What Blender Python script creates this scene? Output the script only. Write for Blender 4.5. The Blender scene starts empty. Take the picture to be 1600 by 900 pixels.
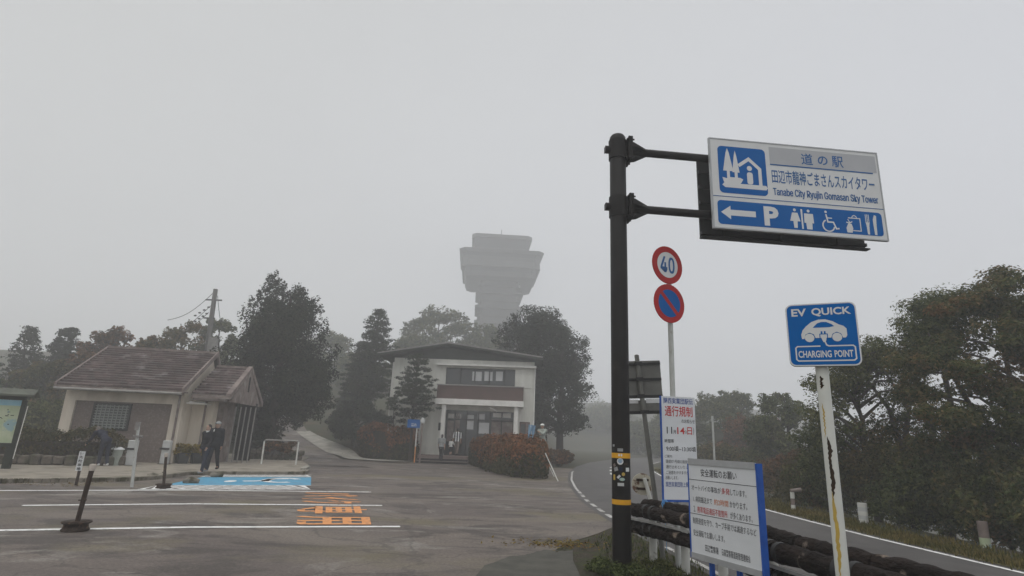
import bpy, bmesh, math, random
import numpy as np
from mathutils import Vector, Matrix
from math import radians, cos, sin, pi, tan, atan, atan2, sqrt, hypot

# ------------------------------------------------------------------ camera, world, sun, exposure
scn = bpy.context.scene
col = scn.collection
FPX, ROLL, PITCH, EYE = 889.0, math.atan(132/3336), radians(14.9), 1.6
cam_d = bpy.data.cameras.new("camera"); cam = bpy.data.objects.new("camera", cam_d); col.objects.link(cam)
cam_d.sensor_width = 36.0; cam_d.lens = FPX/1600*36.0; cam_d.clip_start = 0.05; cam_d.clip_end = 2000
_up0 = Vector((0, -sin(PITCH), cos(PITCH))); _fw = Vector((0, cos(PITCH), sin(PITCH))); _rt0 = Vector((1, 0, 0))
_rt = _rt0*cos(ROLL) + _up0*sin(ROLL); _up = -_rt0*sin(ROLL) + _up0*cos(ROLL)
M = Matrix.Identity(4)
for i in range(3):
    M[i][0] = _rt[i]; M[i][1] = _up[i]; M[i][2] = -_fw[i]
M.translation = Vector((0, 0, EYE))
cam.matrix_world = M
scn.camera = cam

SUN_EL, SUN_ROT = radians(62), radians(200)
HAZE_DENSITY = 0.0049
world = bpy.data.worlds.new("World"); scn.world = world; world.use_nodes = True
nt = world.node_tree; nt.nodes.clear()
wo = nt.nodes.new("ShaderNodeOutputWorld"); bg = nt.nodes.new("ShaderNodeBackground")
sky = nt.nodes.new("ShaderNodeTexSky"); sky.sky_type = 'NISHITA'; sky.sun_disc = False
sky.sun_elevation = SUN_EL; sky.sun_rotation = SUN_ROT; sky.dust_density = 4.0; sky.air_density = 1.0
tc = nt.nodes.new("ShaderNodeTexCoord"); sep = nt.nodes.new("ShaderNodeSeparateXYZ")
ramp = nt.nodes.new("ShaderNodeValToRGB"); mixw = nt.nodes.new("ShaderNodeMix"); mixw.data_type = 'RGBA'
mulw = nt.nodes.new("ShaderNodeMix"); mulw.data_type = 'RGBA'; mulw.blend_type = 'MULTIPLY'; mulw.inputs[0].default_value = 1.0
nt.links.new(tc.outputs['Generated'], sep.inputs[0]); nt.links.new(sep.outputs['Z'], ramp.inputs[0])
SKY = [(0.0, (.47, .48, .495)), (0.30, (.352, .358, .366)), (0.70, (.308, .312, .312)), (0.84, (.80, .80, .79)), (1.0, (1.0, 1.0, .98))]
el = ramp.color_ramp.elements
while len(el) < len(SKY): el.new(0.5)
for e_, (p_, c_) in zip(el, SKY): e_.position = p_; e_.color = (*c_, 1)
SKYGAIN = 18.8
mulw.inputs[6].default_value = (SKYGAIN, SKYGAIN, SKYGAIN, 1); nt.links.new(ramp.outputs[0], mulw.inputs[7])
tintx = nt.nodes.new("ShaderNodeMapRange"); tintx.inputs[1].default_value = -.6; tintx.inputs[2].default_value = .7
tint = nt.nodes.new("ShaderNodeMix"); tint.data_type = 'RGBA'; tint.inputs[6].default_value = (.985, .985, .965, 1); tint.inputs[7].default_value = (1.05, 1.06, 1.11, 1)
tmul = nt.nodes.new("ShaderNodeMix"); tmul.data_type = 'RGBA'; tmul.blend_type = 'MULTIPLY'; tmul.inputs[0].default_value = 1.0
nt.links.new(sep.outputs['X'], tintx.inputs[0]); nt.links.new(tintx.outputs[0], tint.inputs[0]); nt.links.new(mulw.outputs[2], tmul.inputs[6]); nt.links.new(tint.outputs[2], tmul.inputs[7])
mixw.inputs[0].default_value = 0.94
nt.links.new(sky.outputs[0], mixw.inputs[6]); cn = nt.nodes.new("ShaderNodeTexNoise"); cn.inputs['Scale'].default_value = 1.6; cn.inputs['Detail'].default_value = 3; nt.links.new(tc.outputs['Generated'], cn.inputs['Vector'])
cr = nt.nodes.new("ShaderNodeMapRange"); cr.inputs[1].default_value = .3; cr.inputs[2].default_value = .7; cr.inputs[3].default_value = .955; cr.inputs[4].default_value = 1.045; nt.links.new(cn.outputs['Fac'], cr.inputs[0])
cm = nt.nodes.new("ShaderNodeVectorMath"); cm.operation = 'SCALE'; nt.links.new(tmul.outputs[2], cm.inputs[0]); nt.links.new(cr.outputs[0], cm.inputs['Scale'])
nt.links.new(cm.outputs[0], mixw.inputs[7])
nt.links.new(mixw.outputs[2], bg.inputs[0]); bg.inputs[1].default_value = 0.10
nt.links.new(bg.outputs[0], wo.inputs[0])
sun_d = bpy.data.lights.new("sun", 'SUN'); sun_d.energy = 0.7; sun_d.angle = radians(50); sun_d.color = (1, .97, .93)
sun_o = bpy.data.objects.new("sun", sun_d); col.objects.link(sun_o)
sun_o.rotation_euler = (radians(90)-SUN_EL, 0, radians(180)-SUN_ROT); sun_o.location = (0, 0, 60)
scn.view_settings.view_transform = 'Standard'; scn.view_settings.look = 'None'
scn.view_settings.exposure = 0.0; scn.view_settings.gamma = 1.0; scn.view_settings.use_curve_mapping = False
cy = scn.cycles
cy.max_bounces = 8; cy.diffuse_bounces = 3; cy.glossy_bounces = 2; cy.transmission_bounces = 4
cy.volume_bounces = 3; cy.transparent_max_bounces = 8; cy.caustics_reflective = False; cy.caustics_refractive = False
cy.use_denoising = True

# ------------------------------------------------------------------ survey: measured bearings -> places
def _ray(x, y):
    u = (x-800)/FPX; v = (450-y)/FPX
    a = u*cos(ROLL)-v*sin(ROLL); b = u*sin(ROLL)+v*cos(ROLL)
    return a, cos(PITCH)-b*sin(PITCH), sin(PITCH)+b*cos(PITCH)
def G(x, y, z=0.0):
    a, b, c = _ray(x, y); t = (z-EYE)/c
    return Vector((a*t, b*t, z))
def AT(x, y, Y):
    a, b, c = _ray(x, y); t = Y/b
    return Vector((a*t, Y, EYE+c*t))

# ------------------------------------------------------------------ materials
def _n(nt, t, **kw):
    n = nt.nodes.new(t)
    for k, v in kw.items(): setattr(n, k, v)
    return n
def mat(name, c1, c2=None, rough=.7, scale=4.0, stretch=(1, 1, 1), bump=0.0, bscale=None, metal=0.0, detail=5.0,
        lo=.35, hi=.65, island=0.0, c3=None, scale3=1.0, lo3=.5, hi3=.7, spec=.22, rot=0.0, sub=0.0):
    """procedural surface: two tones mixed by noise, an optional third by a second noise, per-island tone, bump"""
    m = bpy.data.materials.new(name); m.use_nodes = True
    nt = m.node_tree; b = nt.nodes['Principled BSDF']; L = nt.links.new
    b.inputs['Roughness'].default_value = rough; b.inputs['Metallic'].default_value = metal
    b.inputs['Specular IOR Level'].default_value = spec
    tc = _n(nt, 'ShaderNodeTexCoord'); mp = _n(nt, 'ShaderNodeMapping'); L(tc.outputs['Object'], mp.inputs[0])
    mp.inputs['Scale'].default_value = stretch; mp.inputs['Rotation'].default_value = (0, 0, rot)
    c2 = c2 or tuple(x*.85 for x in c1)
    no = _n(nt, 'ShaderNodeTexNoise'); no.inputs['Scale'].default_value = scale; no.inputs['Detail'].default_value = detail
    no.inputs['Roughness'].default_value = .62
    L(mp.outputs[0], no.inputs['Vector'])
    mr = _n(nt, 'ShaderNodeMapRange'); mr.inputs[1].default_value = lo; mr.inputs[2].default_value = hi; L(no.outputs['Fac'], mr.inputs[0])
    mx = _n(nt, 'ShaderNodeMix', data_type='RGBA'); mx.inputs[6].default_value = (*c1, 1); mx.inputs[7].default_value = (*c2, 1)
    L(mr.outputs[0], mx.inputs[0]); out = mx.outputs[2]
    if c3:
        n3 = _n(nt, 'ShaderNodeTexNoise'); n3.inputs['Scale'].default_value = scale3; n3.inputs['Detail'].default_value = 6
        L(tc.outputs['Object'], n3.inputs['Vector'])
        m3 = _n(nt, 'ShaderNodeMapRange'); m3.inputs[1].default_value = lo3; m3.inputs[2].default_value = hi3; L(n3.outputs['Fac'], m3.inputs[0])
        x3 = _n(nt, 'ShaderNodeMix', data_type='RGBA'); x3.inputs[7].default_value = (*c3, 1); L(out, x3.inputs[6]); L(m3.outputs[0], x3.inputs[0]); out = x3.outputs[2]
    if island:
        ge = _n(nt, 'ShaderNodeNewGeometry'); hs = _n(nt, 'ShaderNodeHueSaturation')
        r1 = _n(nt, 'ShaderNodeMapRange'); r1.inputs[3].default_value = 1-island; r1.inputs[4].default_value = 1+island
        L(ge.outputs['Random Per Island'], r1.inputs[0]); L(r1.outputs[0], hs.inputs['Value']); L(out, hs.inputs['Color']); out = hs.outputs[0]
    L(out, b.inputs['Base Color'])
    if bump:
        bn = _n(nt, 'ShaderNodeTexNoise'); bn.inputs['Scale'].default_value = bscale or scale*6; bn.inputs['Detail'].default_value = 6
        L(mp.outputs[0], bn.inputs['Vector'])
        bp = _n(nt, 'ShaderNodeBump'); bp.inputs['Strength'].default_value = min(1, bump*4); bp.inputs['Distance'].default_value = .02*bump*4
        L(bn.outputs['Fac'], bp.inputs['Height']); L(bp.outputs[0], b.inputs['Normal'])
    return m
def leafmat(name, cols, island=.35, scale=.6, trans=.25):
    """foliage: patches of several leaf colours plus a tone per leaf, some light passing through"""
    m = bpy.data.materials.new(name); m.use_nodes = True; nt = m.node_tree; nt.nodes.clear(); L = nt.links.new
    o = _n(nt, 'ShaderNodeOutputMaterial'); tc = _n(nt, 'ShaderNodeTexCoord'); no = _n(nt, 'ShaderNodeTexNoise')
    no.inputs['Scale'].default_value = scale; no.inputs['Detail'].default_value = 4; L(tc.outputs['Object'], no.inputs['Vector'])
    ge = _n(nt, 'ShaderNodeNewGeometry'); ad = _n(nt, 'ShaderNodeMath', operation='MULTIPLY_ADD')
    ad.inputs[1].default_value = .28; L(ge.outputs['Random Per Island'], ad.inputs[0]); L(no.outputs['Fac'], ad.inputs[2])
    rp = _n(nt, 'ShaderNodeValToRGB'); e = rp.color_ramp.elements
    while len(e) < len(cols): e.new(.5)
    for i, c in enumerate(cols):
        e[i].position = .42 + .42*i/max(1, len(cols)-1); e[i].color = (*c, 1)
    L(ad.outputs[0], rp.inputs[0])
    hs = _n(nt, 'ShaderNodeHueSaturation'); mr = _n(nt, 'ShaderNodeMapRange'); mr.inputs[3].default_value = 1-island; mr.inputs[4].default_value = 1+island
    L(ge.outputs['Random Per Island'], mr.inputs[0]); L(mr.outputs[0], hs.inputs['Value']); L(rp.outputs[0], hs.inputs['Color'])
    d = _n(nt, 'ShaderNodeBsdfDiffuse'); t = _n(nt, 'ShaderNodeBsdfTranslucent'); mx = _n(nt, 'ShaderNodeMixShader'); mx.inputs[0].default_value = trans
    L(hs.outputs[0], d.inputs[0]); L(hs.outputs[0], t.inputs[0]); L(d.outputs[0], mx.inputs[1]); L(t.outputs[0], mx.inputs[2]); L(mx.outputs[0], o.inputs[0])
    return m

MT = dict(
    soil=mat('forest_floor', (.05, .045, .03), (.035, .045, .02), .95, 1.5, bump=.3, c3=(.08, .06, .035), scale3=.5),
    road=mat('road_asphalt', (.092, .086, .082), (.066, .062, .06), .65, 1.2, bump=.12, bscale=90, c3=(.092, .086, .08), scale3=.35, lo3=.5, hi3=.75),
    patch=mat('dark_asphalt', (.088, .084, .070), (.055, .053, .045), .75, 3.0, bump=.12, bscale=80),
    dirt=mat('dirt', (.06, .047, .035), (.03, .03, .018), .95, 6, bump=.4, bscale=30, c3=(.045, .055, .02), scale3=3),
    paving=mat('paving', (.30, .265, .215), (.21, .19, .16), .85, 2.2, bump=.1, bscale=40, c3=(.13, .12, .09), scale3=1.1, lo3=.52, hi3=.72),
    kerb=mat('kerb_concrete', (.26, .235, .195), (.16, .145, .115), .9, 3, bump=.15, c3=(.06, .055, .03), scale3=2.5, lo3=.5, hi3=.62),
    apron=mat('concrete', (.36, .34, .30), (.24, .23, .20), .9, 1.4, bump=.1, c3=(.15, .15, .11), scale3=1.2, lo3=.55, hi3=.72),
    white=mat('white_road_paint', (.80, .80, .78), (.64, .64, .62), .7, 5, c3=(.26, .24, .22), scale3=7, lo3=.60, hi3=.68),
    wornwhite=mat('worn_road_paint', (.52, .51, .49), (.36, .35, .33), .8, 4, c3=(.14, .13, .12), scale3=6, lo3=.52, hi3=.64),
    blue_bay=mat('blue_road_paint', (.075, .27, .42), (.10, .32, .47), .75, 2, c3=(.14, .24, .32), scale3=3.2, lo3=.54, hi3=.68),
    orange=mat('orange_road_paint', (.72, .31, .11), (.62, .27, .10), .7, 5, c3=(.24, .17, .12), scale3=7, lo3=.54, hi3=.66),
    cream=mat('cream_render', (.70, .63, .53), (.55, .48, .39), .9, 1.6, stretch=(1, 1, .2), lo=.42, hi=.72, bump=.05, bscale=60, c3=(.40, .35, .28), scale3=.9, lo3=.58, hi3=.8),
    tilewall=mat('brown_wall_tile', (.205, .165, .145), (.165, .135, .12), .8, 2.0, c3=(.25, .21, .19), scale3=14, lo3=.5, hi3=.7),
    rooftile=mat('roof_shingle', (.100, .070, .065), (.058, .043, .041), .6, 1.5, island=.30, c3=(.24, .215, .205), scale3=1.3, lo3=.55, hi3=.72, stretch=(.4, 1, 1)),
    fascia=mat('weathered_fascia', (.25, .205, .185), (.15, .12, .11), .8, 3, c3=(.34, .31, .28), scale3=2, lo3=.55, hi3=.75),
    greytrim=mat('grey_metal_trim', (.30, .29, .27), (.22, .21, .20), .55, 4, metal=.2),
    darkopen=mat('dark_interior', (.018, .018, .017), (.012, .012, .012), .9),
    latt=mat('window_lattice', (.26, .28, .26), (.20, .22, .21), .6, 8),
    glassdk=mat('dark_window_glass', (.035, .040, .042), (.05, .055, .055), .12, 1.0, spec=.6),
    offwhite=mat('off_white_wall', (.74, .74, .68), (.58, .58, .52), .9, 1.3, stretch=(1, 1, .22), lo=.42, hi=.72, c3=(.45, .45, .40), scale3=.7, lo3=.58, hi3=.8),
    whitetrim=mat('white_trim', (.78, .77, .73), (.66, .65, .61), .6, 2),
    brownpanel=mat('brown_parapet', (.115, .072, .062), (.09, .058, .05), .7, 2),
    roofdk=mat('dark_green_roof', (.075, .083, .07), (.055, .06, .052), .6, 1.5),
    terr=mat('terrace_tile', (.20, .155, .14), (.15, .12, .11), .8, 3),
    bark=mat('bark', (.06, .048, .036), (.035, .03, .024), .95, 5, stretch=(1, 1, .25), bump=.4),
    barkg=mat('grey_bark', (.115, .10, .085), (.06, .052, .045), .95, 5, stretch=(1, 1, .25), bump=.4),
    polebk=mat('dark_brown_pole_paint', (.010, .009, .0085), (.014, .012, .011), .5, 3, c3=(.026, .021, .018), scale3=6, lo3=.62, hi3=.8, spec=.15),
    yellow=mat('yellow_tape', (.72, .37, .02), (.62, .31, .02), .5, 6),
    signwhite=mat('sign_white', (.66, .67, .67), (.60, .61, .61), .45, 2),
    signgrey=mat('sign_grey_field', (.43, .44, .455), (.40, .41, .43), .45, 2),
    signblue=mat('sign_blue', (.002, .098, .34), (.003, .11, .36), .55, 2, spec=.06),
    evblue=mat('ev_blue', (.002, .12, .40), (.003, .105, .36), .5, 2, spec=.06),
    signred=mat('sign_red', (.42, .016, .016), (.35, .02, .02), .45, 4, spec=.15),
    ink=mat('black_ink', (.03, .03, .034), (.04, .04, .045), .6),
    inkblue=mat('blue_ink', (.02, .055, .27), (.02, .06, .25), .5),
    inknavy=mat('navy_ink', (.02, .10, .30), (.02, .11, .28), .5),
    inkred=mat('red_ink', (.50, .03, .03), (.44, .03, .03), .5),
    inkorange=mat('orange_ink', (.62, .19, .06), (.56, .17, .06), .5),
    board=mat('board_white', (.66, .68, .70), (.59, .61, .63), .5, 2),
    framegrey=mat('board_aluminium', (.42, .43, .44), (.36, .37, .38), .4, 6, metal=.3),
    framebl=mat('blue_painted_wood', (.02, .10, .42), (.015, .07, .32), .6, 5),
    postgrey=mat('galvanised_post', (.50, .51, .49), (.42, .43, .41), .5, 5, c3=(.30, .28, .24), scale3=9, lo3=.62, hi3=.75),
    backgrey=mat('grey_sign_back', (.17, .17, .155), (.13, .13, .12), .6, 3, c3=(.22, .22, .19), scale3=5, lo3=.6, hi3=.8),
    steeldk=mat('dark_steel', (.045, .045, .045), (.03, .03, .03), .5, 5, metal=.3),
    ribs=mat('dark_sign_back', (.030, .030, .030), (.02, .02, .02), .5, 3, spec=.2),
    log=mat('weathered_log', (.026, .018, .015), (.010, .008, .007), .9, 9, stretch=(.5, .35, .9), bump=.9, bscale=26, c3=(.26, .21, .17), scale3=6, lo3=.63, hi3=.72, spec=.15),
    strip=mat('steel_strip', (.42, .42, .41), (.30, .30, .29), .45, 6, metal=.4),
    whitepost=mat('chipped_white_paint', (.66, .66, .62), (.56, .56, .52), .6, 5, c3=(.22, .20, .17), scale3=6, lo3=.62, hi3=.7),
    evpost=mat('chipped_cream_paint', (.66, .67, .62), (.58, .59, .55), .45, 3),
    rust=mat('rust', (.030, .020, .014), (.05, .028, .014), .9, 20),
    yel2=mat('old_yellow_paint', (.52, .36, .07), (.42, .30, .08), .6, 12),
    stake=mat('rusty_stake', (.060, .042, .032), (.026, .019, .015), .8, 9, c3=(.12, .07, .045), scale3=12, lo3=.58, hi3=.7),
    capwh=mat('pale_cap', (.48, .43, .38), (.36, .32, .28), .7, 9),
    turf=mat('turf', (.085, .082, .032), (.12, .10, .045), .95, 3, bump=.4, bscale=40, c3=(.05, .05, .02), scale3=2),
    stone=mat('stone', (.17, .145, .12), (.09, .08, .065), .95, 4, bump=.5, bscale=14, c3=(.06, .07, .035), scale3=2.4, lo3=.5, hi3=.68),
    plastic=mat('pale_plastic', (.52, .53, .52), (.44, .45, .44), .5, 4),
    planter=mat('planter_dark', (.045, .045, .045), (.03, .03, .03), .7),
    mapp=mat('map_print', (.36, .44, .27), (.50, .54, .40), .5, 2.2, c3=(.27, .40, .42), scale3=3.0, lo3=.58, hi3=.62),
    mapsky=mat('map_blue_band', (.22, .44, .55), (.30, .50, .58), .5, 3),
    woodgr=mat('green_stained_wood', (.035, .042, .032), (.022, .026, .02), .8, 4),
    roofgr=mat('lichened_board_roof', (.115, .125, .10), (.08, .085, .07), .8, 4),
    skin=mat('skin', (.40, .25, .18), (.36, .22, .16), .6, 8),
    hair=mat('dark_hair', (.018, .015, .014), (.03, .025, .022), .6, 30),
    hairgr=mat('grey_hair', (.16, .14, .13), (.11, .10, .09), .7, 30),
    navy=mat('navy_cloth', (.016, .020, .040), (.010, .013, .026), .85, 9),
    black=mat('black_cloth', (.012, .013, .016), (.02, .02, .024), .85, 9),
    jean=mat('dark_denim', (.020, .024, .038), (.03, .034, .05), .9, 12),
    greycl=mat('grey_cloth', (.30, .31, .31), (.22, .23, .23), .9, 9),
    khaki=mat('khaki_cloth', (.20, .16, .135), (.16, .13, .11), .9, 9),
    whitecl=mat('white_cloth', (.70, .70, .68), (.6, .6, .58), .9, 9),
    pale=mat('pale_workwear', (.34, .37, .33), (.27, .30, .27), .9, 9),
    flag=mat('blue_flag_cloth', (.16, .28, .42), (.20, .33, .46), .9, 6),
    redcl=mat('red_band', (.34, .05, .045), (.28, .05, .045), .7, 9),
    tower=mat('tower_concrete', (.085, .085, .082), (.06, .06, .057), .85, .4),
    towerw=mat('tower_glazing', (.02, .022, .024), (.015, .017, .018), .5, 1),
    wire=mat('black_cable', (.012, .012, .012), (.015, .015, .015), .7),
    concpole=mat('concrete_pole', (.16, .155, .145), (.12, .118, .11), .9, 2),
    rope=mat('blue_rope', (.10, .30, .62), (.16, .38, .66), .7, 20),
    tan=mat('cream_reflector_back', (.50, .47, .38), (.42, .39, .31), .6, 6, c3=(.16, .09, .06), scale3=10, lo3=.56, hi3=.64),
    L_con=leafmat('cypress_foliage', [(.020, .026, .018), (.034, .043, .027), (.05, .058, .036)], .3, .5, .12),
    L_pine=leafmat('pine_foliage', [(.028, .036, .026), (.042, .054, .034), (.06, .07, .042)], .3, .5, .12),
    L_right=leafmat('autumn_broadleaf', [(.054, .072, .027), (.080, .098, .037), (.105, .098, .040), (.145, .088, .042)], .4, .45, .3),
    L_green=leafmat('green_broadleaf', [(.046, .062, .024), (.078, .094, .036), (.12, .12, .046)], .4, .5, .3),
    L_mix=leafmat('olive_broadleaf', [(.048, .056, .022), (.085, .078, .030), (.15, .092, .038)], .4, .35, .3),
    L_brown=leafmat('brown_broadleaf', [(.055, .05, .022), (.105, .062, .026), (.17, .075, .034)], .4, .4, .3),
    L_red=leafmat('autumn_azalea', [(.085, .065, .030), (.165, .075, .034), (.225, .098, .042)], .35, .9, .2),
    L_dkh=leafmat('dark_hedge', [(.032, .042, .018), (.056, .060, .024), (.08, .06, .03)], .35, 1.2, .2),
    L_yel=leafmat('yellow_shrub', [(.17, .13, .025), (.28, .20, .035), (.16, .16, .03)], .35, 2, .2),
    L_grass=leafmat('verge_grass', [(.065, .072, .022), (.115, .105, .032), (.17, .13, .045)], .4, .8, .3),
    L_dead=leafmat('fallen_leaves', [(.13, .10, .03), (.2, .15, .04), (.10, .06, .03)], .35, 2, .1),
)
# asphalt of the lot: broad streaks where cars have worn it, pale and brown patches, fine grain
def lot_material():
    m = bpy.data.materials.new('lot_asphalt'); m.use_nodes = True; nt = m.node_tree; b = nt.nodes['Principled BSDF']; L = nt.links.new
    tc = _n(nt, 'ShaderNodeTexCoord')
    def noise(scale, stretch, rot, detail=6, dist=0.0, rough=.6):
        mp = _n(nt, 'ShaderNodeMapping'); mp.inputs['Scale'].default_value = stretch; mp.inputs['Rotation'].default_value = (0, 0, rot); L(tc.outputs['Object'], mp.inputs[0])
        n = _n(nt, 'ShaderNodeTexNoise'); n.inputs['Scale'].default_value = scale; n.inputs['Detail'].default_value = detail
        n.inputs['Distortion'].default_value = dist; n.inputs['Roughness'].default_value = rough; L(mp.outputs[0], n.inputs['Vector']); return n.outputs['Fac']
    def rng(s, a, c):
        r = _n(nt, 'ShaderNodeMapRange'); r.inputs[1].default_value = a; r.inputs[2].default_value = c; L(s, r.inputs[0]); return r.outputs[0]
    def mix(f, a, c):
        x = _n(nt, 'ShaderNodeMix', data_type='RGBA'); L(f, x.inputs[0])
        for i, v in ((6, a), (7, c)):
            if isinstance(v, tuple): x.inputs[i].default_value = (*v, 1)
            else: L(v, x.inputs[i])
        return x.outputs[2]
    base = mix(rng(noise(.30, (.5, 1, 1), .3, 5, .8), .42, .58), (.106, .087, .077), (.148, .124, .103))
    stre = mix(rng(noise(.70, (.55, 1.1, 1), radians(-20), 8, 1.5, .70), .48, .57), base, (.066, .055, .048))
    pale = mix(rng(noise(.62, (.55, 1.0, 1), radians(-12), 8, 1.2, .70), .55, .63), stre, (.205, .187, .165))
    bran = mix(rng(noise(.40, (.6, 1, 1), 1.0, 5), .54, .64), pale, (.125, .106, .070))
    spots = mix(rng(noise(2.2, (.6, 1, 1), 0, 4), .66, .72), bran, (.045, .038, .034))
    vo = _n(nt, 'ShaderNodeTexVoronoi', feature='DISTANCE_TO_EDGE'); vo.inputs['Scale'].default_value = .33
    wn = _n(nt, 'ShaderNodeTexNoise'); wn.inputs['Scale'].default_value = 1.3; wn.inputs['Detail'].default_value = 6; L(tc.outputs['Object'], wn.inputs['Vector'])
    va = _n(nt, 'ShaderNodeVectorMath', operation='MULTIPLY_ADD'); va.inputs[1].default_value = (1.6, 1.6, 0); L(wn.outputs['Color'], va.inputs[0]); L(tc.outputs['Object'], va.inputs[2]); L(va.outputs[0], vo.inputs['Vector'])
    ck = _n(nt, 'ShaderNodeMapRange'); ck.inputs[1].default_value = .004; ck.inputs[2].default_value = .010; ck.inputs[3].default_value = .42; ck.inputs[4].default_value = 0; L(vo.outputs['Distance'], ck.inputs[0])
    spots = mix(ck.outputs[0], spots, (.03, .025, .022))
    grain = _n(nt, 'ShaderNodeMix', data_type='RGBA', blend_type='OVERLAY'); grain.inputs[0].default_value = .8
    L(spots, grain.inputs[6]); L(rng(noise(22, (1, 1, 1), 0, 10, 0, .85), .28, .72), grain.inputs[7]); L(grain.outputs[2], b.inputs['Base Color'])
    rr = _n(nt, 'ShaderNodeMapRange'); rr.inputs[3].default_value = .5; rr.inputs[4].default_value = .85; L(noise(.8, (.3, 1, 1), -.3), rr.inputs[0]); L(rr.outputs[0], b.inputs['Roughness'])
    b.inputs['Specular IOR Level'].default_value = .35
    bp = _n(nt, 'ShaderNodeBump'); bp.inputs['Strength'].default_value = .35; bp.inputs['Distance'].default_value = .01; L(noise(60, (1, 1, 1), 0, 4), bp.inputs['Height']); L(bp.outputs[0], b.inputs['Normal'])
    return m
MT['lot'] = lot_material()
# azalea hedge: red autumn tips above, green leaves below
def stripes_material():
    m = bpy.data.materials.new('striped_shirt'); m.use_nodes = True; nt = m.node_tree; b = nt.nodes['Principled BSDF']; L = nt.links.new
    tc = _n(nt, 'ShaderNodeTexCoord'); w = _n(nt, 'ShaderNodeTexWave'); w.inputs['Scale'].default_value = 1.9; w.bands_direction = 'X'
    r = _n(nt, 'ShaderNodeMapRange'); r.inputs[1].default_value = .45; r.inputs[2].default_value = .55
    x = _n(nt, 'ShaderNodeMix', data_type='RGBA'); x.inputs[6].default_value = (.015, .015, .02, 1); x.inputs[7].default_value = (.7, .7, .7, 1)
    L(tc.outputs['Object'], w.inputs['Vector']); L(w.outputs['Fac'], r.inputs[0]); L(r.outputs[0], x.inputs[0]); L(x.outputs[2], b.inputs['Base Color'])
    b.inputs['Roughness'].default_value = .9
    return m
MT['stripes'] = stripes_material()

# ------------------------------------------------------------------ mesh helpers
ORG = {}
def tag(o, label=None, cat=None, group=None, kind=None):
    if label: o['label'] = label
    if cat: o['category'] = cat
    if group: o['group'] = group
    if kind: o['kind'] = kind
    return o
def thing(name, loc, label, cat, group=None):
    o = bpy.data.objects.new(name, None); col.objects.link(o); o.location = loc; o.empty_display_size = .2
    ORG[o.name] = Vector(loc)
    return tag(o, label, cat, group)
def link(name, me, m, parent=None, loc=None):
    for mm in (m if isinstance(m, (list, tuple)) else [m]):
        me.materials.append(MT[mm] if isinstance(mm, str) else mm)
    o = bpy.data.objects.new(name, me); col.objects.link(o)
    if parent is not None:
        o.parent = parent; ORG[o.name] = ORG[parent.name]
    else:
        o.location = loc or (0, 0, 0); ORG[o.name] = Vector(loc or (0, 0, 0))
    return o
def perp(d):
    d = Vector(d).normalized(); a = Vector((0, 0, 1)) if abs(d.z) < .9 else Vector((1, 0, 0))
    x = d.cross(a).normalized(); return x, d.cross(x).normalized()
class Frame:
    """a plane in space: origin, u to the right, v up, n towards the viewer"""
    def __init__(s, o, u, v=None):
        s.o = Vector(o); s.u = Vector(u).normalized(); s.v = Vector(v).normalized() if v is not None else Vector((0, 0, 1)); s.n = s.u.cross(s.v)
    def p(s, a, b, c=0): return s.o + s.u*a + s.v*b + s.n*c
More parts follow.
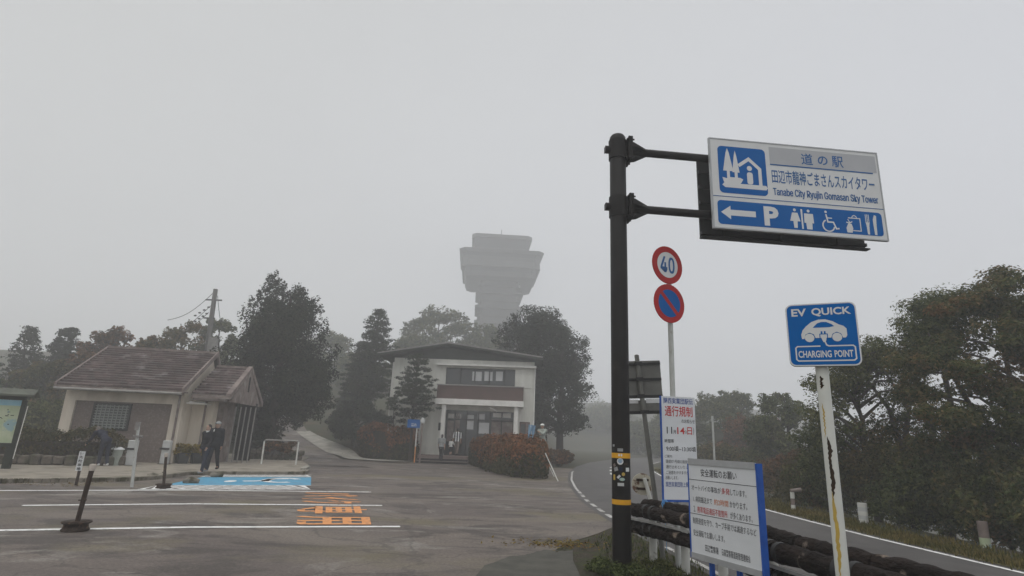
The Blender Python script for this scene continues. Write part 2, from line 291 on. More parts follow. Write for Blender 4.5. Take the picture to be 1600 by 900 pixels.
class MB:
    def __init__(s): s.v = []; s.f = []; s.sm = []
    def add(s, vs, fs, smooth=False):
        k = len(s.v); s.v += [tuple(x) for x in vs]; s.f += [tuple(k+i for i in f) for f in fs]; s.sm += [smooth]*len(fs); return s
    def hexa(s, p):  # 8 points: bottom ring 0-3, top ring 4-7
        return s.add(p, [(3, 2, 1, 0), (4, 5, 6, 7), (0, 1, 5, 4), (1, 2, 6, 5), (2, 3, 7, 6), (3, 0, 4, 7)])
    def box(s, c, d, rz=0):
        c = Vector(c); x, y, z = (q/2 for q in d); R = Matrix.Rotation(rz, 3, 'Z')
        return s.hexa([c+R@Vector(q) for q in ((-x, -y, -z), (x, -y, -z), (x, y, -z), (-x, y, -z), (-x, -y, z), (x, -y, z), (x, y, z), (-x, y, z))])
    def fbox(s, F, a0, a1, b0, b1, c0, c1):  # box in a frame; c along n
        return s.hexa([F.p(a0, b0, c1), F.p(a1, b0, c1), F.p(a1, b0, c0), F.p(a0, b0, c0), F.p(a0, b1, c1), F.p(a1, b1, c1), F.p(a1, b1, c0), F.p(a0, b1, c0)])
    def tube(s, pts, r, n=10, caps=True, smooth=True):
        pts = [Vector(p) for p in pts]; r = r if isinstance(r, (list, tuple)) else [r]*len(pts); vs = []; fs = []
        x = None
        for i, p in enumerate(pts):
            d = (pts[min(i+1, len(pts)-1)]-pts[max(i-1, 0)])
            if x is None: x, y = perp(d)
            else:
                dn = d.normalized(); x = (x-dn*x.dot(dn)).normalized(); y = dn.cross(x)
            for k in range(n):
                a = 2*pi*k/n; vs.append(p+(x*cos(a)+y*sin(a))*r[i])
        for i in range(len(pts)-1):
            for k in range(n):
                fs.append((i*n+k, i*n+(k+1) % n, (i+1)*n+(k+1) % n, (i+1)*n+k))
        s.add(vs, fs, smooth)
        if caps:
            m = len(pts)-1
            s.add(vs[:n], [tuple(range(n))]); s.add(vs[m*n:], [tuple(reversed(range(n)))])
        return s
    def ell(s, c, r, n=10, m=6, rot=None):
        c = Vector(c); r = r if isinstance(r, (tuple, list)) else (r, r, r); vs = []; fs = []
        for j in range(m+1):
            t = pi*j/m
            for k in range(n):
                a = 2*pi*k/n; q = Vector((r[0]*sin(t)*cos(a), r[1]*sin(t)*sin(a), r[2]*cos(t)))
                vs.append(c+(rot@q if rot else q))
        for j in range(m):
            for k in range(n):
                fs.append((j*n+k, (j+1)*n+k, (j+1)*n+(k+1) % n, j*n+(k+1) % n))
        return s.add(vs, fs, True)
    def cap(s, a, b, ra, rb, n=10):  # tapered limb with rounded ends
        a = Vector(a); b = Vector(b); s.tube([a, b], [ra, rb], n); s.ell(a, ra, n, 6); s.ell(b, rb, n, 6); return s
    def poly(s, F, pts, c=0.0):  # flat shape lying on a frame
        return s.add([F.p(x, y, c) for x, y in pts], [tuple(range(len(pts)))])
    def slab(s, F, pts, c0, c1):  # extruded shape
        n = len(pts); vs = [F.p(x, y, c0) for x, y in pts]+[F.p(x, y, c1) for x, y in pts]
        fs = [tuple(reversed(range(n))), tuple(range(n, 2*n))]+[(i, (i+1) % n, n+(i+1) % n, n+i) for i in range(n)]
        return s.add(vs, fs)
    def line(s, F, pts, w, c=0.0, close=False):  # a painted stroke
        pts = list(pts)+([pts[0], pts[1]] if close else [])
        P_ = [Vector((x, y)) for x, y in pts]; L_ = []; R_ = []
        for i, p in enumerate(P_):
            d0 = (P_[i]-P_[i-1]).normalized() if i else None; d1 = (P_[i+1]-p).normalized() if i < len(P_)-1 else None
            d = (d0+d1).normalized() if d0 and d1 and (d0+d1).length > 1e-6 else (d1 or d0)
            k = 1/max(.5, d.dot(d1 or d0)); nrm = Vector((-d.y, d.x))*w/2*k; L_.append(p+nrm); R_.append(p-nrm)
        for i in range(len(P_)-1):
            s.add([F.p(*R_[i], c), F.p(*R_[i+1], c), F.p(*L_[i+1], c), F.p(*L_[i], c)], [(0, 1, 2, 3)])
        return s
    def disc(s, F, cx, cy, r, c=0.0, n=28, ry=None):
        return s.poly(F, [(cx+r*cos(2*pi*i/n), cy+(ry or r)*sin(2*pi*i/n)) for i in range(n)], c)
    def latin(s, F, body, x0, y0, x1, y1, c=0.0, bold=0.0):
        for k, (dx, dy) in enumerate(((-1, -.5), (1, .5), (-1, .5), (1, -.5), (0, 0)) if bold else ((0, 0),)):
            vs, fs = glyphs(body, 0.0, True); xs = [q[0] for q in vs]; ys = [q[1] for q in vs]
            ax, bx, ay, by = min(xs), max(xs), min(ys), max(ys); m = bold
            s.add([F.p(x0+m+(q[0]-ax)/(bx-ax)*(x1-x0-2*m)+dx*m, y0+m*.5+(q[1]-ay)/(by-ay)*(y1-y0-m)+dy*m, c+k*.00025) for q in vs], fs)
        return s
    def text(s, F, body, x0, y0, x1, y1, c=0.0, weight=0.0):
        vs, fs = glyphs(body, weight); xs = [q[0] for q in vs]; ys = [q[1] for q in vs]
        ax, bx, ay, by = min(xs), max(xs), min(ys), max(ys)
        return s.add([F.p(x0+(q[0]-ax)/(bx-ax)*(x1-x0), y0+(q[1]-ay)/(by-ay)*(y1-y0), c) for q in vs], fs)
    def build(s, name, m, parent=None, loc=None, bevel=0.0, smooth=False):
        o = ORG[parent.name] if parent is not None else Vector(loc or (0, 0, 0))
        me = bpy.data.meshes.new(name); me.from_pydata([(v[0]-o.x, v[1]-o.y, v[2]-o.z) for v in s.v], [], s.f)
        me.polygons.foreach_set('use_smooth', [bool(x or smooth) for x in s.sm])
        if bevel:
            bm = bmesh.new(); bm.from_mesh(me)
            eds = [e for e in bm.edges if len(e.link_faces) == 2 and e.calc_face_angle(0) > .7]
            bmesh.ops.bevel(bm, geom=eds, offset=bevel, segments=1, profile=.5, affect='EDGES', clamp_overlap=True)
            bm.to_mesh(me); bm.free()
        me.update()
        return link(name, me, m, parent, loc)
_gl = {}
try: SANS = bpy.data.fonts.load(bpy.utils.system_resource('DATAFILES', path='fonts')+'/Inter.woff2')   # Blender's own interface typeface
except Exception: SANS = None
def glyphs(body, weight=0.0, latin=False):
    k = (body, weight, latin)
    if k not in _gl:
        cu = bpy.data.curves.new('glyphs', 'FONT'); cu.body = body
        cu.resolution_u = 3; cu.offset = weight
        if latin and SANS is not None: cu.font = SANS
        ob = bpy.data.objects.new('glyphs', cu); col.objects.link(ob)
        dg = bpy.context.evaluated_depsgraph_get(); ev = ob.evaluated_get(dg); me = ev.to_mesh()
        _gl[k] = ([tuple(v.co) for v in me.vertices], [tuple(p.vertices) for p in me.polygons])
        ev.to_mesh_clear(); bpy.data.objects.remove(ob); bpy.data.curves.remove(cu)
    return _gl[k]
def remesh(mb, voxel):
    me = bpy.data.meshes.new('tmp'); me.from_pydata(mb.v, [], mb.f); ob = bpy.data.objects.new('tmp', me); col.objects.link(ob)
    md = ob.modifiers.new('r', 'REMESH'); md.mode = 'VOXEL'; md.voxel_size = voxel; md.use_smooth_shade = True
    sm = ob.modifiers.new('s', 'SMOOTH'); sm.iterations = 3
    ev = ob.evaluated_get(bpy.context.evaluated_depsgraph_get()); e = ev.to_mesh()
    out = MB(); out.add([tuple(v.co) for v in e.vertices], [tuple(p.vertices) for p in e.polygons], True)
    ev.to_mesh_clear(); bpy.data.objects.remove(ob); bpy.data.meshes.remove(me)
    return out
def quads_mesh(name, P4):  # (n,4,3) array -> mesh of separate quads
    n = len(P4); me = bpy.data.meshes.new(name)
    me.vertices.add(n*4); me.vertices.foreach_set('co', np.ascontiguousarray(P4, dtype=np.float32).ravel())
    me.loops.add(n*4); me.loops.foreach_set('vertex_index', np.arange(n*4, dtype=np.int32))
    me.polygons.add(n); me.polygons.foreach_set('loop_start', np.arange(0, n*4, 4, dtype=np.int32))
    me.update(calc_edges=True); return me
def copy_thing(t, loc, label=None):
    c = t.copy(); col.objects.link(c); c.location = loc; ORG[c.name] = Vector(loc)
    if label: c['label'] = label
    for ch in t.children:
        d = ch.copy(); col.objects.link(d); d.parent = c; ORG[d.name] = Vector(loc)
        for g in ch.children:
            h_ = g.copy(); col.objects.link(h_); h_.parent = d; ORG[h_.name] = Vector(loc)
    return c

# ------------------------------------------------------------------ setting: terrain, road, lot
def sstep(a, b, x):
    t = np.clip((x-a)/(b-a), 0, 1); return t*t*(3-2*t)
def H(X, Y):
    X = np.asarray(X, float); Y = np.asarray(Y, float)
    y0 = 35 + 27*sstep(-10.8, -4.5, X) + 60*sstep(3, 14, X) - 4*sstep(-17, -24, X)
    d = Y-y0; up = .19*np.where(d > 0, np.where(d < 6, d*d/12, d-3), 0)
    up = np.minimum(up, 15)
    bumps = .25*(np.sin(X*.31+Y*.17)+np.sin(X*.13-Y*.29))*sstep(.3, 2.5, up)
    e = X-(Rx(Y)+2.0); dn = -np.minimum(.22*np.maximum(e, 0), 9)
    return up+bumps+dn-.012
LY = np.array([-60, -5, 0, 4, 8.6, 10.1, 12, 14.5, 17, 21.5, 26, 32.4, 40, 50, 65, 90, 150, 320])
LX = np.array([8.0, 4.2, 3.5, 3.05, 2.75, 2.6, 2.42, 2.33, 2.3, 2.5, 2.85, 3.6, 4.9, 7.3, 12.5, 24, 60, 180])
WID = 4.95
def Lx(Y): return np.interp(Y, LY, LX)
def Rx(Y): return np.interp(Y, LY, LX)+WID
def h(x, y): return float(H(x, y))
xs = np.concatenate([np.linspace(-300, -60, 25)[:-1], np.arange(-60, 60, 1.2), np.linspace(60, 300, 25)])
ys = np.concatenate([np.linspace(-120, -20, 11)[:-1], np.arange(-20, 130, 1.2), np.linspace(130, 320, 24)])
XX, YY = np.meshgrid(xs, ys); ZZ = H(XX, YY)
V = np.stack([XX, YY, ZZ], -1).reshape(-1, 3); nx, ny = len(xs), len(ys)
idx = np.arange(nx*ny).reshape(ny, nx)
F_ = np.stack([idx[:-1, :-1], idx[:-1, 1:], idx[1:, 1:], idx[1:, :-1]], -1).reshape(-1, 4)
me = bpy.data.meshes.new('ground'); me.from_pydata(V.tolist(), [], F_.tolist()); me.polygons.foreach_set('use_smooth', [True]*len(F_))
tag(link('ground', me, 'soil'), kind='structure')
GF = Frame((0, 0, 0), (1, 0, 0), (0, 1, 0))
def ribbon(name, m, left, right, z, drape=False):
    mb = MB(); vs = []
    for a, b in zip(left, right):
        for q in (a, b): vs.append((q[0], q[1], (h(q[0], q[1])+.012 if drape else 0)+z))
    mb.add(vs, [(2*i, 2*i+1, 2*i+3, 2*i+2) for i in range(len(left)-1)])
    return tag(mb.build(name, m), kind='structure')
rys = list(np.arange(-40, 60, 1.0))+list(np.arange(60, 300, 6.0))
ribbon('road', 'road', [(Lx(y)-.12, y) for y in rys], [(Rx(y)+.15, y) for y in rys], .004)
ribbon('grass_verge', 'turf', [(Rx(y)+.14, y) for y in np.arange(-5, 45, .5)], [(Rx(y)+2.6, y) for y in np.arange(-5, 45, .5)], .012, True)
lot = [(-50, -30), (.0, -30), (.2, 7.5), (1.0, 9.95), (1.75, 11.2), (2.42, 12.6), (2.4, 17), (2.6, 21.5), (2.95, 26), (3.7, 32.4), (4.5, 37), (1.9, 37.1), (-5.9, 37.1), (-7.5, 38.2), (-15, 37), (-50, 37)]
mb = MB(); mb.poly(GF, lot, 0.0); tag(mb.build('parking_lot', 'lot'), kind='structure')
# dark patched strip at the foot of the pole and the earth of the verge
_pe = [(-.25, 8.0), (.10, 8.75), (.38, 8.95), (.62, 9.35), (.95, 9.30), (1.25, 9.5)]; _pr = random.Random(2); _pp = []
for a, b in zip(_pe[:-1], _pe[1:]):
    for k in range(6): _pp.append((a[0]+(b[0]-a[0])*k/6+_pr.uniform(-.03, .03), a[1]+(b[1]-a[1])*k/6+_pr.uniform(-.03, .03)))
mb = MB(); mb.poly(GF, _pp+[(1.25, 9.5), (1.2, 6.0), (-.5, 6.0)], .004); tag(mb.build('asphalt_patch', 'patch'), kind='structure')
mb = MB(); mb.poly(GF, [(.9, 3.0), (1.0, 8.6), (1.12, 9.75), (1.75, 11.05), (2.38, 12.4), (2.5, 10.1), (2.66, 8.6), (2.95, 4), (3.1, 2.5)], .008); tag(mb.build('verge', 'dirt'), kind='structure')
# uphill path and the pale concrete apron beside it
pc = [(-8.6, 29), (-10.2, 33), (-12.8, 37.5), (-15.6, 42), (-19, 48.5), (-23.5, 57), (-29, 66), (-35, 76)]
def sub(p, n=8):
    o = []
    for a, b in zip(p[:-1], p[1:]):
        o += [tuple(np.array(a)+(np.array(b)-np.array(a))*k/n) for k in range(n)]
    return o+[p[-1]]
pcs = sub(pc)
ribbon('path', 'lot', [(x-2.0, y-.4) for x, y in pcs], [(x+2.0, y+.4) for x, y in pcs], .03, True)
al = sub([(-5.75, 36.95), (-8.6, 38.2), (-10.2, 40.2), (-12.5, 43), (-15.5, 46.5)]); ar = sub([(-6.9, 35.7), (-9.6, 36.9), (-11.8, 39.2), (-14.0, 42.4), (-16.3, 45.8)])
ribbon('apron', 'apron', ar, al, .06, True)
# pavement in front of the rest room, with its kerb
pv = [(-40, 10.5), (-16, 14.9), (-13.06, 15.75), (-12.6, 16.15), (-11.74, 16.85), (-11.0, 17.55), (-10.75, 18.4), (-10.9, 20.6), (-10.1, 21.35), (-7.75, 22.95), (-8.0, 24.2), (-9.2, 28), (-10.9, 31.9), (-12, 36.5), (-40, 36.5)]
mb = MB(); mb.slab(GF, pv, -.05, .10); tag(mb.build('pavement', 'paving', bevel=.015), kind='structure')
mb = MB()
kp = sub(pv[:11], 6)
for a, b in zip(kp[:-1], kp[1:]):
    a = Vector(a); b = Vector(b); d = (b-a).normalized(); nrm = Vector((d.y, -d.x))
    q = [a+nrm*.12, b+nrm*.12, b-nrm*.02, a-nrm*.02]; g = d*.006
    q = [q[0]+g, q[1]-g, q[2]-g, q[3]+g]
    mb.hexa([(p[0], p[1], -.02) for p in q]+[(p[0], p[1], .115) for p in q])
tag(mb.build('kerb', 'kerb', bevel=.012), kind='structure')

# ------------------------------------------------------------------ painted markings
def seg(mb, a, b, w=.15, z=.005):
    F = Frame((0, 0, 0), (1, 0, 0), (0, 1, 0)); A = Vector(a[:2]); B = Vector(b[:2]); n = max(2, int((B-A).length))
    mb.line(F, [tuple(A+(B-A)*k/n) for k in range(n+1)], w, z)
mb = MB(); seg(mb, (-15.5, 12.2), G(290, 766)); seg(mb, G(290, 766), G(580, 769)); tag(mb.build('parking_line', 'white'), kind='structure')
mb = MB(); seg(mb, G(35, 790), G(300, 787.5)); seg(mb, G(300, 787.5), G(597, 790)); tag(mb.build('parking_line', 'white'), kind='structure')
mb = MB(); seg(mb, (-11.5, 7.9), G(0, 829)); seg(mb, G(0, 829), G(300, 824)); seg(mb, G(300, 824), G(625, 823)); tag(mb.build('parking_line', 'white'), kind='structure')
mb = MB()
for y0, y1 in [(-20, 10.5), (20.3, 34)]:
    yy = np.arange(y0, y1, .5); mb.line(GF, [(float(Lx(y))+.06, float(y)) for y in yy], .085, .010)
for y0 in (12.3, 13.4, 14.5, 15.6, 16.8, 18.2, 19.4): mb.line(GF, [(float(Lx(y))+.06, float(y)) for y in (y0, y0+.35, y0+.7)], .11, .010)
tag(mb.build('road_edge_line', 'wornwhite'), kind='structure')
mb = MB(); yy = np.arange(-20, 60, .5); mb.line(GF, [(float(Rx(y))-.06, float(y)) for y in yy], .10, .010); tag(mb.build('road_edge_line', 'white'), kind='structure')
mb = MB()
for y0 in (24.5, 27.8, 31.5, 35.5, 40): mb.line(GF, [(float(Lx(y))+2.2, float(y)) for y in (y0, y0+.8, y0+1.7)], .16, .010)
tag(mb.build('road_centre_line', 'white'), kind='structure')
# accessible bay: blue field, hatched borders, wheelchair symbol
A_, B_, C_, D_ = [Vector(q) for q in ((-9.35, 15.46), (-5.52, 17.23), (-7.32, 22.75), (-10.28, 20.95))]
def bay(s, t): return tuple((A_*(1-s)+B_*s)*(1-t)+(D_*(1-s)+C_*s)*t)
mb = MB()
for i in range(12):
    mb.poly(GF, [bay(.03+.97*i/12, .24), bay(.03+.97*(i+1)/12, .24), bay(.03+.97*(i+1)/12, .81), bay(.03+.97*i/12, .81)], .004)
tag(mb.build('accessible_bay', 'blue_bay'), kind='structure')
mb = MB()
for t0, t1, k in ((.0, .21, 1), (.85, 1.0, 1)):
    for i in range(-4, 11):
        s0 = i/11; sh = .34; q = [(s0, t1), (s0+.05, t1), (s0+.05+sh, t0), (s0+sh, t0)]
        q = [(max(0, min(1, a)), b) for a, b in q]; mb.poly(GF, [bay(*p) for p in reversed(q)], .006)
for (a, b) in (((0, 0), (1, 0)), ((0, .225), (1, .225)), ((0, .835), (1, .835)), ((0, 1), (1, 1))):
    n = 8; mb.line(GF, [bay(a[0]+(b[0]-a[0])*k/n, a[1]+(b[1]-a[1])*k/n) for k in range(n+1)], .10, .0085)
arc = [(.76+.14*cos(a), .57+.15*sin(a)) for a in np.linspace(.5, 5.2, 16)]
mb.line(GF, [bay(*p) for p in arc], .26, .0085); mb.line(GF, [bay(*p) for p in ((.46, .50), (.62, .52), (.66, .66), (.80, .68))], .26, .0085)
mb.poly(GF, [bay(.37+.045*cos(a), .49+.06*sin(a)) for a in np.linspace(0, 6.28, 12)[:-1]], .0085)
tag(mb.build('bay_hatching', 'white'), kind='structure')
# orange words painted across two motorcycle bays, read from the left-hand side
mb = MB(); ux = (Vector(G(578, 818))-Vector(G(462, 818))).normalized(); 
def orow(px0, px1, ytop, ybot, ch):
    a = G(px0[0], ytop); b = G(px0[1], ytop); c = G(px1[0], ybot); d = G(px1[1], ybot)
    vs, fs = glyphs(ch, .018); gx = [v[0] for v in vs]; gy = [v[1] for v in vs]; X0, X1, Y0, Y1 = min(gx), max(gx), min(gy), max(gy)
    out = []
    for v in vs:
        s = (v[1]-Y0)/(Y1-Y0); t = (v[0]-X0)/(X1-X0)   # glyph top points right, reading runs towards us
        p = (a*(1-s)+b*s)*(1-t)+(c*(1-s)+d*s)*t; out.append((p.x, p.y, .0065))
    mb.add(out, fs)
orow((474, 560), (473, 561), 770, 776.2, 'バ'); orow((473, 562), (471, 563), 777.0, 781.6, 'イ'); orow((471, 564), (469, 566), 782.3, 787.2, 'ク')
orow((466, 571), (463, 575), 791.5, 802.5, '専'); orow((462, 577), (460, 580), 806.5, 820, '用')
tag(mb.build('bay_lettering', 'orange'), kind='structure')

# ------------------------------------------------------------------ rest-room block on the left
def sloped_roof(mb, F, a0, a1, ze, zr, d0, d1, rows, tiles, rng, th=.075, side=1):
    """courses of separate shingles from the eave (depth d0, height ze) up to the ridge (d1, zr)"""
    for r in range(rows):
        t0 = r/rows; t1 = (r+1.25)/rows if r < rows-1 else 1
        for k in range(tiles):
            off = (.5 if r % 2 else 0)/tiles
            s0 = max(0, k/tiles-off); s1 = min(1, (k+1)/tiles-off) if k < tiles-1 else 1
            if s1 <= s0: continue
            lift = th*(1+rng.random()*.35)
            q = []
            for (s, t, up) in ((s0, t0, 0), (s1, t0, 0), (s1, t1, 0), (s0, t1, 0), (s0, t0, lift), (s1, t0, lift), (s1, t1, .012), (s0, t1, .012)):
                g = .004 if s == s0 else -.004
                q.append(F.p(a0+(a1-a0)*s+g, ze+(zr-ze)*t+up, -(d0+(d1-d0)*t)))
            if side < 0: q = [q[1], q[0], q[3], q[2], q[5], q[4], q[7], q[6]]
            mb.hexa(q)
rng = random.Random(4)
PA = AT(96, 610, 24.3); PB = AT(288, 620, 25.0)
FL = Frame((PA.x, PA.y, 0), (PB.x-PA.x, PB.y-PA.y, 0)); WL = (Vector((PB.x, PB.y))-Vector((PA.x, PA.y))).length
tb = thing('rest_room_block', (PA.x, PA.y, 0), 'low cream rest room building with brown shingled gable roof and covered entrance porch', 'building')
mb = MB(); DL = 5.2
mb.fbox(FL, .2, .62, 0, 2.98, -.3, 0); mb.fbox(FL, WL-.42, WL, 0, 2.98, -.3, 0); mb.fbox(FL, .62, WL-.42, 2.50, 2.98, -.3, 0)
mb.fbox(FL, .2, .45, 0, 2.98, -DL, -.305); mb.fbox(FL, WL-.25, WL, 0, 2.98, -DL, -.305); mb.fbox(FL, .455, WL-.255, 0, 2.98, -DL, -DL+.25)
for s0, s1 in ((0.22, .42), (WL-.22, WL-.02)):   # gable ends
    mb.add([FL.p(s0, 2.985, -.05), FL.p(s0, 2.985, -DL+.9), FL.p(s0, 4.95, -2.6), FL.p(s1, 2.985, -.05), FL.p(s1, 2.985, -DL+.9), FL.p(s1, 4.95, -2.6)], [(0, 2, 1), (3, 4, 5), (0, 1, 4, 3), (1, 2, 5, 4), (2, 0, 3, 5)])
mb.build('wall', 'cream', tb)
mb = MB(); mb.fbox(FL, .625, WL-.425, 0, 2.495, -.3, -.10); mb.build('tiled_panel', 'tilewall', tb)
wx0, wx1, wz0, wz1 = 1.33, 2.80, 1.33, 2.44
mb = MB()
for q in ((wx0, wx1, wz0, wz0+.07), (wx0, wx1, wz1-.07, wz1), (wx0, wx0+.08, wz0+.07, wz1-.07), (wx1-.08, wx1, wz0+.07, wz1-.07)): mb.fbox(FL, *q, -.10, -.03)
wf = mb.build('window', 'steeldk', tb)
mb = MB(); mb.fbox(FL, wx0+.06, wx1-.06, wz0+.06, wz1-.06, -.10, -.085); mb.build('pane', 'glassdk', wf)
mb = MB()
for k in range(8):
    x = wx0+.17+k*(wx1-wx0-.34)/7; mb.fbox(FL, x-.022, x+.022, wz0+.07, wz1-.07, -.07, -.045)
for k in range(9):
    z = wz0+.13+k*(wz1-wz0-.26)/8; mb.fbox(FL, wx0+.08, wx1-.08, z-.02, z+.02, -.045, -.035)
mb.build('lattice', 'latt', wf)
mb = MB(); sloped_roof(mb, FL, .18, WL+.14, 3.06, 5.06, -.75, 2.6, 17, 16, rng); sloped_roof(mb, FL, .18, WL+.14, 3.0, 5.06, DL-.8, 2.6, 12, 10, rng, side=-1)
rf = mb.build('roof', 'rooftile', tb)
mb = MB(); mb.fbox(FL, .13, WL+.19, 5.00, 5.14, -2.76, -2.46); mb.build('ridge_cap', 'fascia', rf)
mb = MB()
mb.fbox(FL, .16, WL+.16, 2.88, 3.045, .70, .76)
for e in (.11, WL+.145):   # verge boards up the gables
    for (d0, z0, d1, z1) in ((-.78, 3.06, 2.6, 5.08), (DL-.8, 3.0, 2.6, 5.08)):
        mb.hexa([FL.p(e, z0-.14, -d0), FL.p(e+.07, z0-.14, -d0), FL.p(e+.07, z1-.14, -d1), FL.p(e, z1-.14, -d1), FL.p(e, z0+.10, -d0), FL.p(e+.07, z0+.10, -d0), FL.p(e+.07, z1+.10, -d1), FL.p(e, z1+.10, -d1)])
mb.build('fascia', 'fascia', rf)
mb = MB(); mb.fbox(FL, .2, WL+.12, 2.985, 3.03, 0.0, .70); 
for k in range(46):
    x = .22+k*(WL-.15)/46; mb.fbox(FL, x, x+.06, 2.90, 2.983, .15, .66)
mb.build('eave_soffit', 'fascia', rf)
mb = MB()
for a, b, z0 in ((WL-.14, .06, 2.9), (WL+.62, -.9, 2.8)): mb.tube([FL.p(a, .1, b), FL.p(a, z0, b)], .045, 10)
mb.tube([FL.p(WL-.14, 2.86, .06), FL.p(WL-.14, 2.9, .4), FL.p(WL-.14, 2.9, .72)], .04, 8)
mb.build('downpipe', 'fascia', tb)
mb = MB(); mb.tube([FL.p(.15, 2.92, .80), FL.p(WL+.17, 2.92, .80)], .055, 8); mb.build('gutter', 'greytrim', tb)
# entrance wing: wall set back, smaller gable roof, dark recess with leaning slats
a0, a1 = WL+.22, WL+1.72
mb = MB(); mb.fbox(FL, WL+.005, WL+.92, 0, 2.9, -3.2, -1.05); mb.build('wing_wall', 'cream', tb)
mb = MB(); mb.fbox(FL, WL+.93, WL+1.2, 0, 2.9, -3.2, -1.6); mb.build('wing_pillar', 'fascia', tb)
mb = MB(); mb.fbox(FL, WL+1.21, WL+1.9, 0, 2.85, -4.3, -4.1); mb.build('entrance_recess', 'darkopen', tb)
mb = MB()
for k in range(5): mb.tube([FL.p(WL+1.42+.22*k, .10, -2.4), FL.p(WL+1.46+.22*k, 2.6, -2.4)], .03, 6)
mb.build('entrance_screen', 'greytrim', tb)
mb = MB(); sloped_roof(mb, FL, a0+.10, a1, 2.98, 4.42, -.1, 2.4, 11, 8, rng); sloped_roof(mb, FL, a0+.10, a1, 2.9, 4.42, 5.2, 2.4, 8, 6, rng, side=-1)
wr = mb.build('porch_roof', 'rooftile', tb)
mb = MB(); mb.fbox(FL, a0+.1, a1+.05, 4.37, 4.49, -2.53, -2.27); mb.fbox(FL, a0+.1, a1, 2.80, 2.965, .07, .13)
for (d0, z0, d1, z1) in ((-.14, 2.97, 2.4, 4.44), (5.2, 2.9, 2.4, 4.44)):
    e = a1; mb.hexa([FL.p(e, z0-.16, -d0), FL.p(e+.2, z0-.16, -d0), FL.p(e+.2, z1-.16, -d1), FL.p(e, z1-.16, -d1), FL.p(e, z0+.08, -d0), FL.p(e+.2, z0+.08, -d0), FL.p(e+.2, z1+.08, -d1), FL.p(e, z1+.08, -d1)])
for k in range(26):
    x = a0+.15+k*(a1-a0-.2)/26; mb.fbox(FL, x, x+.05, 2.72, 2.80, -.5, .06)
mb.build('porch_fascia', 'fascia', wr)
mb = MB(); e = a1+.06
mb.add([FL.p(e, 2.72, -.05), FL.p(e, 2.72, -4.9), FL.p(e, 4.3, -2.4), FL.p(e+.1, 2.72, -.05), FL.p(e+.1, 2.72, -4.9), FL.p(e+.1, 4.3, -2.4)], [(0, 2, 1), (3, 4, 5), (0, 1, 4, 3), (1, 2, 5, 4), (2, 0, 3, 5)])
gb = mb.build('gable_panel', 'fascia', wr)
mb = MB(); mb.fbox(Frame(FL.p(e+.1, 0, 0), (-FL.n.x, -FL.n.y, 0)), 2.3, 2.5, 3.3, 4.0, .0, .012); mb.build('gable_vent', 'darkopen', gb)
mb = MB(); mb.fbox(FL, WL+.05, WL+.82, 2.56, 2.62, -.98, -.2); mb.tube([FL.p(WL+.12, 2.63, -.35), FL.p(WL+.75, 2.63, -.35)], .05, 8); mb.build('light_shelf', 'whitetrim', tb)

# ------------------------------------------------------------------ hedges
def leaf_quads(C, N, size, asp, rng, fold=.0):
    n = len(C); t = rng.normal(size=(n, 3)); a = np.cross(N, t); a /= np.linalg.norm(a, axis=1, keepdims=True)+1e-9; b = np.cross(N, a); b /= np.linalg.norm(b, axis=1, keepdims=True)+1e-9
    s = size*rng.uniform(.55, 1.35, (n, 1)); a = a*s; b = b*s*asp
    return np.stack([C-a, C-b*.9+N*s*.12, C+a, C+b*.9+N*s*.12], 1)
def hedge_leaves(foot, z0, z1, n, size, rng, round_=.35, top_only=None):
    """leaves over the sides and the rounded top of a clipped hedge standing on a polygon"""
    P_ = np.array(foot, float); cen = P_.mean(0); C = []; N = []
    E = [(P_[i], P_[(i+1) % len(P_)]) for i in range(len(P_))]; LN = np.array([np.linalg.norm(b-a) for a, b in E]); per = LN.sum()
    area = .5*abs(sum(a[0]*b[1]-b[0]*a[1] for a, b in E)); ns = int(n*per*(z1-z0)/(per*(z1-z0)+area)); 
    def zt(p): return z1+.12*np.sin(p[:, 0]*1.9+p[:, 1]*1.1)+.09*np.sin(p[:, 0]*4.1-p[:, 1]*2.7)+.05*np.sin(p[:, 0]*9.3+p[:, 1]*7.1)
    ei = rng.choice(len(E), ns, p=LN/per); s = rng.random(ns); A = np.array([e[0] for e in E])[ei]; B = np.array([e[1] for e in E])[ei]
    p = A+(B-A)*s[:, None]; tz = rng.random(ns)**.85; inn = (cen-p); inn /= np.linalg.norm(inn, axis=1, keepdims=True)
    bulge = .12*np.sin(p[:, 0]*2.3+tz*3)+.10*np.sin(p[:, 1]*2.9-tz*5)
    top = zt(p); z = z0+(top-z0)*tz; inset = round_*np.maximum(0, tz-.7)**2/.09*.9+bulge+np.abs(rng.normal(0, .07, ns))
    p = p+inn*inset[:, None]; nr = np.stack([-inn[:, 0], -inn[:, 1], .5*tz], 1)+rng.normal(0, .55, (ns, 3))
    C.append(np.column_stack([p, z])); N.append(nr)
    nt_ = n-ns; k = rng.integers(0, len(E), nt_*1); A = np.array([e[0] for e in E])[k]; B = np.array([e[1] for e in E])[k]
    u = rng.random((nt_, 1)); v = np.sqrt(rng.random((nt_, 1))); q = cen+(A+(B-A)*u-cen)*v*.93
    C.append(np.column_stack([q, zt(q)-.25*np.maximum(0, v[:, 0]-.8)/.2*round_*2+rng.normal(0, .06, nt_)])); N.append(np.column_stack([np.zeros((nt_, 2)), np.ones(nt_)])+rng.normal(0, .5, (nt_, 3)))
    C = np.concatenate(C); N = np.concatenate(N); N /= np.linalg.norm(N, axis=1, keepdims=True)
    return C, leaf_quads(C, N, size, .6, rng)
